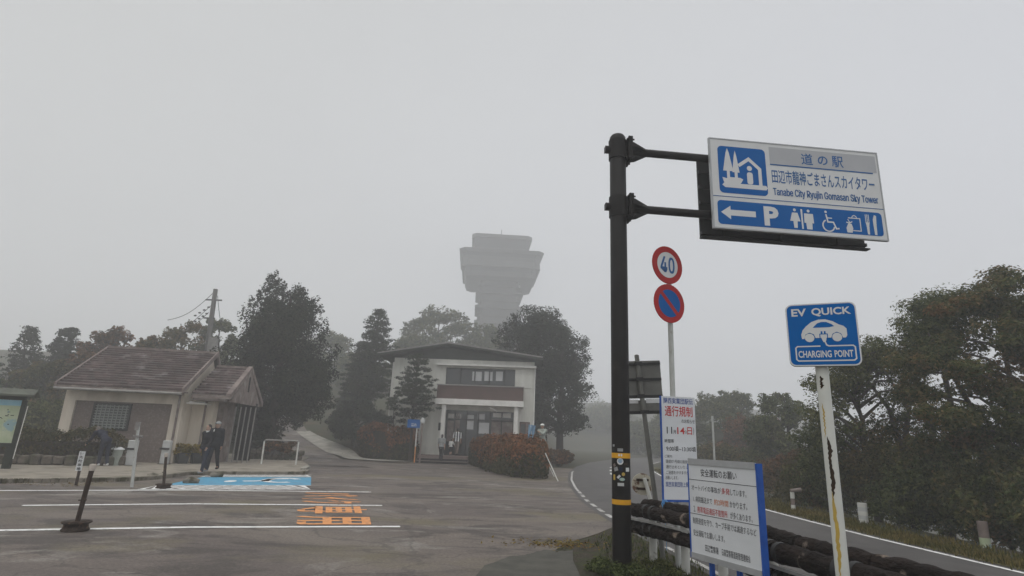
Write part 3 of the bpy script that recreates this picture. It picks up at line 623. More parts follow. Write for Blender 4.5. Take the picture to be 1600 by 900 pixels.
def hedge(name, label, foot, z0, z1, n, size, seed, mtop, mlow, frac, core=True, group=None):
    rng_ = np.random.default_rng(seed); cx, cy_ = np.mean([p[0] for p in foot]), np.mean([p[1] for p in foot])
    t = thing(name, (cx, cy_, z0), label, 'hedge', group)
    C, Q = hedge_leaves(foot, z0+.05, z1, n, size, rng_)
    thr = z0+(z1-z0)*frac+.22*np.sin(C[:, 0]*1.7)+.18*np.sin(C[:, 1]*2.1)+rng_.normal(0, .16, len(C)); up = C[:, 2] > thr
    off = np.array([cx, cy_, z0])
    if up.any(): link('tip_leaves', quads_mesh('tip_leaves', Q[up]-off), mtop, t)
    if (~up).any(): link('lower_leaves', quads_mesh('lower_leaves', Q[~up]-off), mlow, t)
    c = np.array([cx, cy_]); pts = [tuple(c+(np.array(p)-c)*.86) for p in foot]
    mb = MB(); mb.slab(GF, pts, z0+.02, z1-.30); mb.build('inner_twigs', 'bark', t)
    return t
hedge('clipped_hedge', 'dark green clipped hedge on a stone edging below the cream rest room wall', [tuple(p) for p in ((-22.5, 19.3), (-15.6, 21.6), (-14.6, 22.3), (-14.75, 23.3), (-16, 23.7), (-22.5, 21.2))], .38, 1.18, 11000, .05, 1, 'L_mix', 'L_dkh', .9)
t = thing('stone_edging', (-18, 20.6, .1), 'low mossy stone edging wall under the dark clipped hedge', 'wall')
rr = random.Random(9); mb = MB()
for k in range(22):
    s = k/22; x = -22.6+7.2*s; y = 19.15+2.45*s; mb.box((x+.14, y+.02, .1+.17), (.31, .34, .33+rr.uniform(-.05, .05)), radians(18)+rr.uniform(-.06, .06))
for k in range(4): mb.box((-15.2+.22*k, 21.8+.25*k, .26), (.34, .34, .32), radians(48))
mb.build('stones', 'stone', t, bevel=.04)
hedge('azalea_hedge', 'rust red azalea hedge left of the entrance steps behind the blue sign', [(-9.9, 39.6), (-8.6, 38.6), (-5.75, 37.3), (-5.6, 39.0), (-7.4, 40.3), (-9.6, 41.5)], .0, 2.1, 10000, .085, 2, 'L_red', 'L_dkh', .48, group='azalea hedges before the visitor centre')
hedge('azalea_hedge', 'large rust red azalea hedge right of the entrance steps at the corner of the lot', [(-2.3, 37.0), (-1.7, 34.0), (-.5, 28.5), (.35, 26.0), (1.3, 25.4), (1.9, 26.3), (1.7, 31), (1.0, 35.5), (.2, 36.9)], .0, 1.58, 17000, .075, 3, 'L_red', 'L_dkh', .50, group='azalea hedges before the visitor centre')

# ------------------------------------------------------------------ main two-storey shop and restaurant
PA = AT(605, 690, 39.0); PB = AT(832, 690, 38.6)
FM = Frame((PA.x, PA.y, 0), (PB.x-PA.x, PB.y-PA.y, 0)); WM = (Vector((PB.x, PB.y))-Vector((PA.x, PA.y))).length
def fx(px, py, off=0): 
    """distance along the front wall of a measured bearing (off: metres in front of it)"""
    a, b, c = _ray(px, py); o = FM.o+FM.n*off; den = a*FM.n.x+b*FM.n.y; t = (o.x*FM.n.x+o.y*FM.n.y)/den
    p = Vector((a*t, b*t, EYE+c*t)); return (p-FM.o).dot(FM.u), p.z
mn = thing('visitor_centre', (PA.x, PA.y, 0), 'pale two storey visitor centre with low gable roof, brown balcony and glazed entrance', 'building')
ZB = .46
gx0, gz1 = fx(693, 640); gx1 = fx(803, 640)[0]; ux0, uz1 = fx(697, 574); ux1, uz0 = fx(810, 604); gz1 = 3.35
mb = MB(); Dp = 9.0; WT = 6.72
mb.fbox(FM, 0, gx0, 0, WT, -.25, 0); mb.fbox(FM, gx1, WM, 0, WT, -.25, 0)
mb.fbox(FM, gx0, gx1, uz1, WT, -.25, 0); mb.fbox(FM, gx0, gx1, gz1, uz0, -.25, 0)
if ux0 > gx0: mb.fbox(FM, gx0, ux0, uz0, uz1, -.25, 0)
if ux1 < gx1: mb.fbox(FM, ux1, gx1, uz0, uz1, -.25, 0)
mb.fbox(FM, 0, .25, 0, WT, -Dp, -.255); mb.fbox(FM, WM-.25, WM, 0, WT, -Dp, -.255); mb.fbox(FM, .255, WM-.255, 0, WT, -Dp, -Dp+.25)
mb.build('wall', 'offwhite', mn)
mb = MB(); mb.fbox(FM, .26, WM-.26, 0, .45, -Dp+.26, -.26); mb.fbox(FM, .26, WM-.26, 3.3, 3.5, -Dp+.26, -.9); mb.build('floor', 'darkopen', mn)
mb = MB(); mb.fbox(FM, .26, WM-.26, .46, 3.29, -4.2, -4.0); mb.fbox(FM, .26, WM-.26, 3.51, 6.4, -4.2, -4.0); mb.build('back_partition', 'tilewall', mn)
# gable roof, ridge pointing at the lot
ra, rz = fx(700, 535, .9); la, lz = fx(590, 551, .9); ea, ez = fx(848, 558, .9)
mb = MB()
for (s, z, t_, zt_) in ((la, lz, ra, rz), (ra, rz, ea, ez)):
    mb.hexa([FM.p(s, z-.17, .9), FM.p(t_, zt_-.17, .9), FM.p(t_, zt_-.17, -Dp-.8), FM.p(s, z-.17, -Dp-.8), FM.p(s, z, .9), FM.p(t_, zt_, .9), FM.p(t_, zt_, -Dp-.8), FM.p(s, z, -Dp-.8)])
rf = mb.build('roof', 'roofdk', mn)
mb = MB()
for (s, z, t_, zt_) in ((la, lz, ra, rz), (ra, rz, ea, ez)):
    mb.hexa([FM.p(s, z-.05, .96), FM.p(t_, zt_-.05, .96), FM.p(t_, zt_-.05, .905), FM.p(s, z-.05, .905), FM.p(s, z+.03, .96), FM.p(t_, zt_+.03, .96), FM.p(t_, zt_+.03, .905), FM.p(s, z+.03, .905)])
mb.build('verge_trim', 'greytrim', rf)
mb = MB(); z6 = WT+.005
mb.slab(FM, [(la+.9, z6), (ea-.4, z6), (ea-.4, ez-.2), (ra, rz-.2), (la+.9, lz-.0)], -.2, .02); mb.build('gable_panel', 'roofdk', mn)
b0, bz = fx(690, 570); b1 = fx(838, 575)[0]
mb = MB(); mb.fbox(FM, b0-.3, b1, 6.28, 6.42, .003, .42); mb.build('string_course', 'whitetrim', mn)
# upper windows with three white posters
w = MB()
mb = MB(); mb.fbox(FM, ux0, ux1, uz0, uz1, -.20, -.17); up = mb.build('upper_window', 'glassdk', mn)
mb = MB()
n = 5
for k in range(n+1):
    a = ux0+(ux1-ux0)*k/n; mb.fbox(FM, a-.035, a+.035, uz0, uz1, -.168, -.09)
mb.fbox(FM, ux0+.04, ux1-.04, uz1-.07, uz1-.002, -.165, -.10); mb.fbox(FM, ux0+.04, ux1-.04, uz0+.002, uz0+.07, -.165, -.10); mb.build('frame', 'steeldk', up)
for px0, px1 in ((738, 752), (757, 769), (775, 785)):
    a, z1 = fx(px0, 580); c, z0 = fx(px1, 595); mb = MB(); mb.fbox(FM, a, c, z0, z1, -.168, -.155); mb.build('poster', 'signwhite', up)
a, _ = fx(812, 590); mb = MB(); mb.fbox(FM, a, WM-.12, uz0-.1, 6.27, .003, .05); mb.build('side_panel', 'offwhite', mn)
for k in range(6): pass
# brown balcony parapet and the pale canopy edge under it
p0 = fx(683, 610, .9)[0]; p1, pz1 = fx(818, 606, .9); c0 = fx(680, 631, 1.1)[0]; c1, cz1 = fx(818, 627, 1.1); cz0 = fx(818, 636, 1.1)[1]
mb = MB(); mb.fbox(FM, p0, p1, cz1+.01, pz1, .78, .90); mb.fbox(FM, p0, p0+.12, cz1+.01, pz1, .003, .775); mb.fbox(FM, p1-.12, p1, cz1+.01, pz1, .003, .775); bp_ = mb.build('balcony_parapet', 'brownpanel', mn)
mb = MB(); mb.fbox(FM, p0-.05, p1+.05, pz1+.003, pz1+.06, .72, .95); mb.build('coping', 'greytrim', bp_)
mb = MB(); mb.fbox(FM, c0, c1, cz0, cz1, .003, 1.1); mb.build('canopy', 'whitetrim', mn)
# glazed front with posters, wooden side door
mb = MB(); mb.fbox(FM, gx0, gx1, ZB, gz1, -.20, -.18); gl = mb.build('entrance_glazing', 'glassdk', mn)
mb = MB()
for k in range(7):
    a = gx0+(gx1-gx0)*k/6; mb.fbox(FM, a-.035, a+.035, ZB, gz1-.002, -.178, -.08)
mb.fbox(FM, gx0+.04, gx1-.04, 2.72, 2.8, -.175, -.09); mb.fbox(FM, gx0+.04, gx1-.04, ZB, ZB+.1, -.175, -.09); mb.build('frame', 'steeldk', gl)
for px0, px1, py0, py1, m in ((729, 739, 648, 671, 'signwhite'), (746, 757, 646, 658, 'signwhite'), (748, 764, 660, 678, 'signwhite'), (699, 709, 657, 690, 'fascia'), (711, 716, 645, 690, 'fascia'), (768, 780, 655, 690, 'fascia'), (782, 800, 656, 690, 'fascia'), (700, 720, 646, 654, 'whitetrim'), (770, 798, 645, 653, 'whitetrim')):
    a, z1 = fx(px0, py0); c, z0 = fx(px1, py1); mb = MB(); mb.fbox(FM, a, c, max(ZB+.12, z0), z1, -.178, -.165); mb.build('poster' if m != 'fascia' else 'stacked_goods', m, gl)
for px in (692, 806):
    a = fx(px, 660, .95)[0]; mb = MB(); mb.fbox(FM, a-.13, a+.13, ZB, cz0-.003, .7, .95); mb.build('porch_pillar', 'whitetrim', mn)
a = fx(812, 660)[0]; c = fx(828, 660)[0]
mb = MB(); mb.fbox(FM, a, c, ZB, 2.75, .003, .05); dr = mb.build('side_door', 'brownpanel', mn)
mb = MB(); mb.fbox(FM, a+.08, c-.3, ZB+1.0, 2.6, .053, .06); mb.build('pane', 'glassdk', dr)
mb = MB(); mb.fbox(FM, c-.25, c-.05, ZB, 2.7, .053, .09); mb.build('door_leaf', 'fascia', dr)
a = fx(633, 655)[0]; mb = MB(); mb.fbox(FM, a, a+.32, 1.25, 2.1, .003, .05); mb.build('meter_box', 'steeldk', mn)
a = fx(686, 653)[0]; mb = MB(); mb.fbox(FM, a, a+.25, 2.0, 2.5, .003, .05); mb.build('notice_box', 'steeldk', mn)
a, z = fx(765, 637, .9); c, z_ = fx(776, 643, .5); mb = MB(); mb.tube([FM.p(a, z, 1.0), FM.p(c, z_, .5)], .05, 8); mb.build('strip_light', 'whitetrim', mn)
for a in (WM+.03, -.03): mb = MB(); mb.tube([FM.p(a, .4, .06), FM.p(a, 6.4, .06)], .05, 8); mb.build('downpipe', 'whitetrim', mn)
# terrace and steps
tr = thing('entrance_terrace', (-3.8, 37.4, 0), 'brown tiled terrace and three wide entrance steps before the visitor centre', 'steps')
mb = MB(); q0 = Vector((-5.55, 37.15)); 
mb.slab(GF, [(-5.5, 37.15), (-2.35, 37.25), (.1, 37.05), (2.1, 37.0), (2.1, 38.5), (-8.1, 39.0), (-8.1, 38.6), (-5.55, 38.5)], .0, .455); mb.build('platform', 'terr', tr, bevel=.02)
for k in range(2):
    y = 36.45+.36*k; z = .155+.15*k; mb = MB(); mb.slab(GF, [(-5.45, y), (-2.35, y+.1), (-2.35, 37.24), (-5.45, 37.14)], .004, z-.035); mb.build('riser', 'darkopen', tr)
    mb = MB(); mb.slab(GF, [(-5.46, y-.03), (-2.34, y+.07), (-2.34, 37.23), (-5.46, 37.13)], z-.033, z); mb.build('tread', 'terr', tr)

# ------------------------------------------------------------------ lookout tower in the fog
TX, TY = AT(782, 400, 165).x, 165.0
TB = Vector((TX, TY, h(TX, TY)))
tw = thing('observation_tower', tuple(TB), 'tall grey concrete lookout tower with a broad flared head fading into fog', 'tower')
def ring(mb, z0, r0, z1, r1, n=8, rot=pi/8, cap0=True, cap1=True):
    a = [(TB.x+r0*cos(rot+2*pi*k/n), TB.y+r0*sin(rot+2*pi*k/n), z0) for k in range(n)]; b = [(TB.x+r1*cos(rot+2*pi*k/n), TB.y+r1*sin(rot+2*pi*k/n), z1) for k in range(n)]
    fs = [(k, (k+1) % n, n+(k+1) % n, n+k) for k in range(n)]
    if cap0: fs.append(tuple(reversed(range(n))))
    if cap1: fs.append(tuple(range(n, 2*n)))
    mb.add(a+b, fs)
K = TY/FPX*.5*1.03     # half width in metres of one measured pixel
tz = lambda py, w: AT(782, py, TY-w*K).z      # height of a front edge standing that far before the axis
def block(w0, z0, w1, z1, cap0=True, cap1=True, ch=.14):
    mb = MB(); rot = Matrix.Rotation(.06, 2); base = [(1, -1+ch), (1, 1-ch), (1-ch, 1), (-1+ch, 1), (-1, 1-ch), (-1, -1+ch), (-1+ch, -1), (1-ch, -1)]; n = 8
    def rg_(w, z): return [(TB.x+q.x, TB.y+q.y, z) for q in (rot@Vector((x*w*K, y*w*K)) for x, y in base)]
    fs = [(k, (k+1) % n, n+(k+1) % n, n+k) for k in range(n)]+([tuple(reversed(range(n)))] if cap0 else [])+([tuple(range(n, 2*n))] if cap1 else [])
    return mb.add(rg_(w0, z0)+rg_(w1, z1), fs)
za, zb_, zc, zd, zf, zt_ = tz(459, -103), tz(431, 0), tz(424, 0), tz(389, 126), tz(368, 90), tz(362, 0)
block(58, TB.z-2, 58, za+.3).build('shaft', 'tower', tw)
for k in range(13):
    z = za-1.9-2.2*k; block(72 if k % 2 else 64, z, 72 if k % 2 else 64, z+.75, ch=.1).build('stair_flight', 'tower', tw)
block(103, za, 109, za+(zb_-za)*.45).build('lower_gallery', 'tower', tw)
block(106, za+(zb_-za)*.45+.01, 108, zb_-.5).build('gallery_window', 'towerw', tw)
block(117, zb_-.49, 115, zc).build('gallery_floor', 'tower', tw)
m0 = zc+(zd-zc)*.35; m1 = zc+(zd-zc)*.72
block(113, zc+.01, 117, m0).build('parapet', 'tower', tw)
block(114, m0+.01, 119, m1).build('gallery_window', 'towerw', tw)
block(122, m1+.01, 127, zd).build('flared_gallery', 'tower', tw)
block(84, zd+.01, 86, zd+(zf-zd)*.3).build('upper_wall', 'tower', tw)
block(82, zd+(zf-zd)*.3+.01, 85, zf-.7).build('upper_window', 'towerw', tw)
mb = block(92, zf-.69, 92, zf+.3, cap1=False); mb2 = block(92, zf+.3, 6, zf+2.4, cap0=False); mb.add(mb2.v, mb2.f); mb.build('roof', 'tower', tw)
mb = MB(); mb.tube([(TB.x, TB.y, zf+2.2), (TB.x, TB.y, zf+5.0)], .12, 6); mb.build('antenna', 'steeldk', tw)
for sx in (-1, 1):
    mb = MB(); q = [(TB.x+sx*118*K, TB.y-118*K*.6, zd), (TB.x+sx*118*K, TB.y-118*K*.6, zd+1.1), (TB.x+sx*118*K, TB.y+118*K*.6, zd+1.1), (TB.x+sx*118*K, TB.y+118*K*.6, zd)]
    mb.tube(q, .06, 5); mb.build('railing', 'steeldk', tw)

# ------------------------------------------------------------------ trees
def clumps_env(base, z0, z1, rad, n, cr, flat, rng, lean=(0, 0), fill=.35):
    out = []
    for i in range(n):
        t = (i+rng.random())/n; R = rad(t); a = rng.random()*2*pi; q = R*sqrt(fill+(1-fill)*rng.random())
        s = cr*rng.uniform(.65, 1.3)*(.75+.5*min(1, R/2.5))
        out.append((base[0]+lean[0]*t+q*cos(a), base[1]+lean[1]*t+q*sin(a), z0+(z1-z0)*t, s, s, s*flat))
    return out
def whorls(b, z0, z1, rad, step, rng, cr=.26, droop=.12):
    out = []; z = z0
    while z < z1:
        t = (z-z0)/(z1-z0); R_ = rad(t); m = max(3, int(4+R_*2.4)); a0 = rng.uniform(0, 6.28)
        for j in range(m):
            a = a0+2*pi*j/m+rng.uniform(-.3, .3); L_ = R_*rng.uniform(.6, 1.12); n = max(1, int(L_/.42))
            for i in range(n):
                q = L_*(i+1)/n; s = cr*(.7+.5*(1-i/n))*rng.uniform(.8, 1.25); out.append((b[0]+q*cos(a)+rng.normal(0, .05), b[1]+q*sin(a)+rng.normal(0, .05), z+.10*q-droop*q*q+rng.normal(0, .08), s, s, s*.42))
        z += step*rng.uniform(.75, 1.25)*(.6+.4*(1-t))
    return out
def crown_mesh(cl, n, size, asp, rng, off, shell=.55, upb=.5, droop=0.0, tuft=0):
    cl = np.array(cl)
    if tuft:
        m = len(cl)*tuft; kk = rng.integers(0, len(cl), m); dd = rng.normal(size=(m, 3)); dd[:, 2] = dd[:, 2]*.8+.25; dd /= np.linalg.norm(dd, axis=1, keepdims=True); fr = rng.uniform(.22, .5, (m, 1))
        t2 = np.column_stack([cl[kk, :3]+dd*cl[kk, 3:]*rng.uniform(.8, 1.25, (m, 1)), cl[kk, 3:]*fr]); t2[:, 5] = np.maximum(t2[:, 5], t2[:, 3]*.6); cl = np.concatenate([cl, t2])
    w = (cl[:, 3]*cl[:, 4]*cl[:, 5])**.67; k = rng.choice(len(cl), n, p=w/w.sum()); c = cl[k]
    d = rng.normal(size=(n, 3)); d /= np.linalg.norm(d, axis=1, keepdims=True); r = shell+(1-shell)*rng.random((n, 1))**.6
    r *= 1+.22*np.sin(d[:, :1]*5+k[:, None])*np.sin(d[:, 1:2]*4+2*k[:, None]); ex = rng.random((n, 1)) < .10; r = np.where(ex, r*rng.uniform(.9, 1.3, (n, 1)), r)
    C = c[:, :3]+d*r*c[:, 3:]; C[:, 2] -= droop*(r[:, 0]**2)
    N = d+np.array([0, 0, upb])+rng.normal(0, .65, (n, 3)); N /= np.linalg.norm(N, axis=1, keepdims=True)
    return quads_mesh('crown', leaf_quads(C, N, size, asp, rng)-np.array(off))
def tree(name, label, base, trunk, r0, r1, cl, n, size, leaf, seed, bark='bark', asp=.55, limbs=8, shell=.5, cat='tree', group=None, upb=.5, extra=(), droop=0.0, tuft=6):
    size *= .56; n = int(n*2.4)
    rg = np.random.default_rng(seed); rd = random.Random(seed)
    t = thing(name, tuple(base), label, cat, group); mb = MB()
    tp = [Vector(p) for p in trunk]; m = len(tp)
    mb.tube(tp, [r0+(r1-r0)*k/(m-1) for k in range(m)], 8)
    for ex in extra: mb.tube(ex, [r0*.8]+[r0*.5]*(len(ex)-2)+[r1], 7)
    for c in rd.sample(list(cl), min(limbs, len(cl))):
        c = Vector(c[:3]); zt = min(max(c.z-.35*hypot(c.x-tp[0].x, c.y-tp[0].y)-.2, tp[0].z+.25*(tp[-1].z-tp[0].z)), tp[-1].z)
        j = max(0, min(m-2, next((i for i in range(m-1) if tp[i+1].z >= zt), m-2))); f = (zt-tp[j].z)/max(.01, tp[j+1].z-tp[j].z); s = tp[j].lerp(tp[j+1], max(0, min(1, f)))
        mid = s.lerp(c, .5)+Vector((rd.uniform(-.15, .15), rd.uniform(-.15, .15), .12*(c-s).length)); rr_ = max(.018, r1+(r0-r1)*.35)
        mb.tube([s, mid, c], [rr_, rr_*.6, rr_*.22], 5)
    mb.build('trunk', bark, t)
    link('crown', crown_mesh(cl, n, size, asp, rg, ORG[t.name], shell, upb, droop, tuft), leaf, t)
    return t
def lerp_tab(tab):
    xs_, ys_ = zip(*tab); return lambda t: float(np.interp(t, xs_, ys_))
def gz(x, y, lift=0): return Vector((x, y, h(x, y)+lift))
def std(base, z1, curve=.25, seed=0, n=5):
    rd = random.Random(seed); b = Vector(base); return [b+Vector((curve*rd.uniform(-1, 1)*k/n, curve*rd.uniform(-1, 1)*k/n, (z1-b.z)*k/n-(.15 if k == 0 else 0))) for k in range(n+1)]
NR = np.random.default_rng
# big dark cypress beside the porch: plume-like clumps
b = gz(-13.4, 33.5); rg = NR(11)
cl = clumps_env(b, 2.3, 8.7, lerp_tab([(0, 1.9), (.15, 2.4), (.4, 2.6), (.7, 2.1), (1, 1.3)]), 66, .68, 1.25, rg, (.1, 0), .3)
for px, py, s in ((425, 448, .62), (415, 462, .6), (438, 468, .7), (470, 462, .55), (455, 470, .7), (405, 480, .6), (490, 482, .5), (385, 492, .6), (505, 510, .5), (425, 440, .35), (468, 455, .35)):
    q = AT(px, py, 33.5); cl.append((q.x, q.y, q.z, s*.8, s*.8, s*1.2))
tree('cypress_tree', 'large dense dark cypress with plume-like tips beside the rest room porch', b, std(b, 9.3, .1, 1), .32, .06, cl, 26000, .15, 'L_con', 11, limbs=10)
# small dark conifer left, near the map board
b = gz(-22.3, 31.5); cl = clumps_env(b, 1.2, 4.4, lerp_tab([(0, 1.2), (.5, 1.1), (1, .35)]), 16, .5, 1, NR(12))
tree('small_cypress', 'small dark rounded conifer just above the roof edge of the map board', b, std(b, 4.0, .1, 2), .12, .03, cl, 3500, .13, 'L_con', 12)
# wood behind the rest room: each tree its own crown
def wood(px, py, Y, wpx, hpx, leaf, label, seed, kind='b', n=7000, name='broadleaf_tree', size=.2, base_y=None):
    size = max(size, Y*.0042)
    q = AT(px, py, Y); b = gz(q.x, Y); R = wpx/2/FPX*Y*1.02; hgt = hpx/FPX*Y; rg = NR(seed)
    z0 = max(b.z+.3, q.z-hgt)
    if kind == 'b': cl = clumps_env(b, z0+.4, q.z-.5, lerp_tab([(0, R*.75), (.35, R), (.7, R*.8), (1, R*.35)]), int(24+R*12), max(.45, .17*R), .8, rg)
    elif kind == 'l': cl = clumps_env(b, z0+.3, q.z-.3, lerp_tab([(0, R*.9), (.4, R), (.75, R*.8), (1, R*.4)]), int(44+R*16), max(.34, .13*R), .6, rg)
    else: cl = whorls(b, z0+.2, q.z, lerp_tab([(0, R), (.3, R*.85), (.7, R*.45), (1, R*.08)]), .45, rg, .3, .05)
    group = 'trees behind the rest room block' if px < 360 else 'trees beside the uphill path' if px < 640 else 'trees behind the visitor centre' if px < 900 else 'trees across the road'
    return tree(name, label, b, std(b, q.z-.5, .35, seed), .10+.03*R, .03, cl, n, size, leaf, seed, limbs=12, shell=.35, group=group, tuft=0 if kind == 'c' else 6)
wood(50, 512, 42, 70, 130, 'L_con', 'loose pointed conifer with bare gaps at the far left of the wood', 21, 'c', 2600, 'conifer_tree', .18)
wood(108, 510, 44, 84, 140, 'L_con', 'fuller pointed conifer between the loose conifer and the brown trees behind the roof', 22, 'c', 6000, 'conifer_tree')
wood(20, 585, 36, 110, 130, 'L_green', 'bushy green tree low at the left edge above the map board', 23, 'b', 6500)
wood(95, 560, 37, 120, 170, 'L_mix', 'olive tree behind the left gable end of the rest room', 24, 'b', 7500)
wood(188, 508, 42, 110, 170, 'L_brown', 'brownish autumn tree behind the middle of the shingled roof', 25, 'b', 8000)
wood(150, 545, 38, 90, 150, 'L_brown', 'low russet tree directly behind the left slope of the shingled roof', 26, 'b', 6000)
wood(250, 520, 40, 90, 150, 'L_mix', 'olive brown tree behind the right half of the shingled roof', 27, 'b', 6500)
wood(292, 497, 44, 100, 160, 'L_mix', 'thin open crowned tree left of the utility pole', 28, 'b', 4200)
wood(352, 492, 48, 90, 160, 'L_green', 'hazy green tree between the utility pole and the big cypress', 29, 'b', 6000)
wood(60, 620, 31, 120, 110, 'L_green', 'leafy bush filling the gap between map board and cream wall', 30, 'b', 5500, 'large_bush')
wood(15, 640, 30, 100, 120, 'L_mix', 'olive bush behind the map board', 31, 'b', 4500, 'large_bush')
wood(330, 585, 38, 70, 150, 'L_con', 'dark tree hugging the back of the entrance porch', 32, 'b', 5500, 'conifer_tree')
wood(408, 630, 33.5, 60, 95, 'L_con', 'dark evergreen bush between the entrance porch and the white pipe barrier', 64, 'b', 4500, 'large_bush', .13)
# trees along the uphill path
wood(396, 580, 40, 80, 140, 'L_con', 'dark evergreen low behind the big cypress beside the uphill path', 33, 'b', 5000, 'conifer_tree')
wood(520, 520, 80, 90, 150, 'L_green', 'pale foggy tree on the slope above the uphill path', 34, 'b', 4500, size=.28)
wood(455, 525, 90, 120, 120, 'L_green', 'faint foggy tree high on the slope behind the big cypress', 35, 'b', 4500, size=.3)
wood(560, 548, 72, 70, 130, 'L_green', 'foggy tree half hidden left of the two-trunked conifer', 36, 'b', 3500, size=.25)
b = gz(-10.9, 46); rg = NR(37)
cl = whorls(b, 4.6, 11.5, lerp_tab([(0, 1.7), (.2, 2.3), (.5, 1.8), (.75, 1.05), (.92, .5), (1, .1)]), .46, rg, .34, .06); cl += whorls(b+Vector((-1.0, .3, 0)), 4.2, 9.0, lerp_tab([(0, 1.3), (.4, 1.3), (1, .15)]), .5, rg, .32, .06)
q = b+Vector((-.9, .3, 0))
tree('two_trunk_conifer', 'tall hazy conifer with two bare trunks left of the visitor centre', b, std(b, 11.2, .2, 4), .2, .04, cl, 12000, .16, 'L_pine', 37, tuft=0, limbs=30, shell=.1, extra=[std(q, 8.6, .2, 5)], upb=.8)
wood(556, 575, 47, 55, 75, 'L_pine', 'smaller hazy conifer crown just left of the two-trunked conifer', 38, 'c', 4500, 'conifer_tree', .18)
wood(560, 618, 42, 80, 75, 'L_con', 'rounded evergreen shrub above the left azalea hedge', 39, 'b', 5000, 'large_bush', .16)
wood(598, 640, 41.5, 40, 70, 'L_con', 'narrow evergreen shrub against the left corner of the visitor centre', 40, 'b', 2500, 'large_bush', .16)
# layered garden pine in front of the facade and its thin neighbour
b = gz(-6.0, 37.4); b.z = 0; rg = NR(41); cl = whorls(b, 2.8, 6.9, lerp_tab([(0, 1.1), (.2, 1.75), (.45, 1.5), (.75, .8), (1, .12)]), .42, rg, .25, .03)
tree('garden_pine', 'small layered garden pine standing in front of the visitor centre facade', b, std(b, 6.7, .12, 6), .11, .025, cl, 6500, .11, 'L_pine', 41, limbs=40, shell=.1, asp=.4, tuft=0)
b = gz(-7.35, 38.5); b.z = 0; cl = clumps_env(b, 2.3, 4.4, lerp_tab([(0, .45), (.5, .7), (1, .25)]), 12, .33, .4, NR(42))
tree('thin_sapling', 'thin sparse sapling left of the layered garden pine', b, std(b, 4.2, .2, 7), .04, .015, cl, 900, .12, 'L_pine', 42, limbs=10, shell=.1)
# behind and right of the visitor centre
wood(690, 486, 82, 130, 110, 'L_green', 'wide flat-topped foggy pine behind the visitor centre roof, left of the tower', 43, 'l', 7500, 'pine_tree', .3)
wood(650, 520, 74, 90, 80, 'L_green', 'faint rounded tree behind the left roof slope of the visitor centre', 44, 'b', 4000, size=.28)
wood(760, 508, 84, 90, 90, 'L_green', 'foggy tree at the foot of the lookout tower', 45, 'b', 4500, size=.28)
wood(812, 500, 64, 70, 90, 'L_con', 'hazy evergreen between the tower foot and the big round cedar', 46, 'b', 4500, 'conifer_tree', .22)
b = gz(4.0, 43.5); b.z = 0; rg = NR(47)
cl = clumps_env(b, 2.3, 11.0, lerp_tab([(0, .9), (.12, 1.9), (.35, 2.5), (.6, 2.5), (.85, 1.9), (1, 1.1)]), 100, .62, .85, rg, (-1.4, 0), .3)
cl += clumps_env((1.6, 43.0, 0), 1.8, 7.5, lerp_tab([(0, 1.0), (.5, 1.5), (1, 1.2)]), 40, .7, .9, rg, (0, 0), .3)
cl += clumps_env((2.6, 43.2, 0), 5.5, 10.6, lerp_tab([(0, 2.2), (.6, 1.9), (1, .9)]), 50, .7, .85, rg, (0, 0), .2)
for px, py, w_ in ((800, 512, .9), (785, 530, .8), (815, 500, .8), (830, 490, .8), (805, 530, .9), (830, 520, .9)):
    q = AT(px, py, 44.5); cl.append((q.x, q.y, q.z, w_, w_, w_*.9))
tree('round_cedar', 'large round-topped cedar rising at the right corner of the visitor centre', b, std(b, 10.3, .2, 8), .3, .06, cl, 30000, .17, 'L_con', 147, limbs=16, shell=.45)
wood(872, 705, 39, 30, 45, 'L_brown', 'dull brown bush at the foot of the round cedar by the road', 48, 'b', 3500, 'large_bush', .15)
wood(948, 640, 150, 90, 95, 'L_green', 'very faint tree beyond the bend of the foggy road', 49, 'b', 4500, size=.32)
wood(905, 668, 190, 120, 60, 'L_green', 'ghostly far tree where the road vanishes into fog', 50, 'b', 3000, size=.4)
# right-hand roadside wood
wood(1120, 618, 58, 130, 150, 'L_green', 'hazy broadleaf tree behind the white event board', 51, 'b', 8500, size=.21)
wood(1150, 607, 52, 100, 150, 'L_green', 'hazy tree with a ragged tip above the safe driving board', 52, 'b', 7000, size=.2)
wood(1180, 650, 46, 130, 140, 'L_brown', 'brown tinged foggy tree right of the far white signpost', 53, 'b', 9000, size=.19)
wood(1060, 640, 80, 110, 130, 'L_green', 'pale foggy tree seen between the grey sign post and the event board', 54, 'b', 6500, size=.25)
wood(1010, 655, 95, 80, 110, 'L_green', 'pale foggy tree just right of the black sign pole', 55, 'b', 5000, size=.26)
wood(1225, 606, 34, 130, 180, 'L_green', 'half hazy broadleaf tree left of the charging sign post', 56, 'b', 9000, size=.17)
wood(1130, 690, 40, 120, 85, 'L_mix', 'low hazy thicket behind the safe driving board', 57, 'b', 6500, 'large_bush', .16)
wood(1235, 700, 26, 110, 95, 'L_brown', 'russet and green thicket left of the charging post beyond the road', 58, 'b', 7000, 'large_bush', .13)
def bigtree(name, label, bx, by, ztop, cl, n, size, leaf, seed, forks):
    b = gz(bx, by); ex = [[Vector(q) for q in f] for f in forks]
    return tree(name, label, b, std(b, ztop, .35, seed), .13, .02, cl, n, size, leaf, seed, 'barkg', group='trees across the road', tuft=3, limbs=40, shell=.15, extra=ex, upb=.9)
def pxclumps(specs, rg, per=5):
    out = []
    for px, py, Y, wpx, hpx in specs:
        for _ in range(per):
            q = AT(px+rg.uniform(-.5, .5)*wpx, py+rg.uniform(-.5, .5)*hpx, Y+rg.uniform(-1.2, 1.2)); s = rg.uniform(.32, .6)*Y/15
            out.append((q.x, q.y, q.z, s, s, s*.62))
    return out
rg = NR(61)
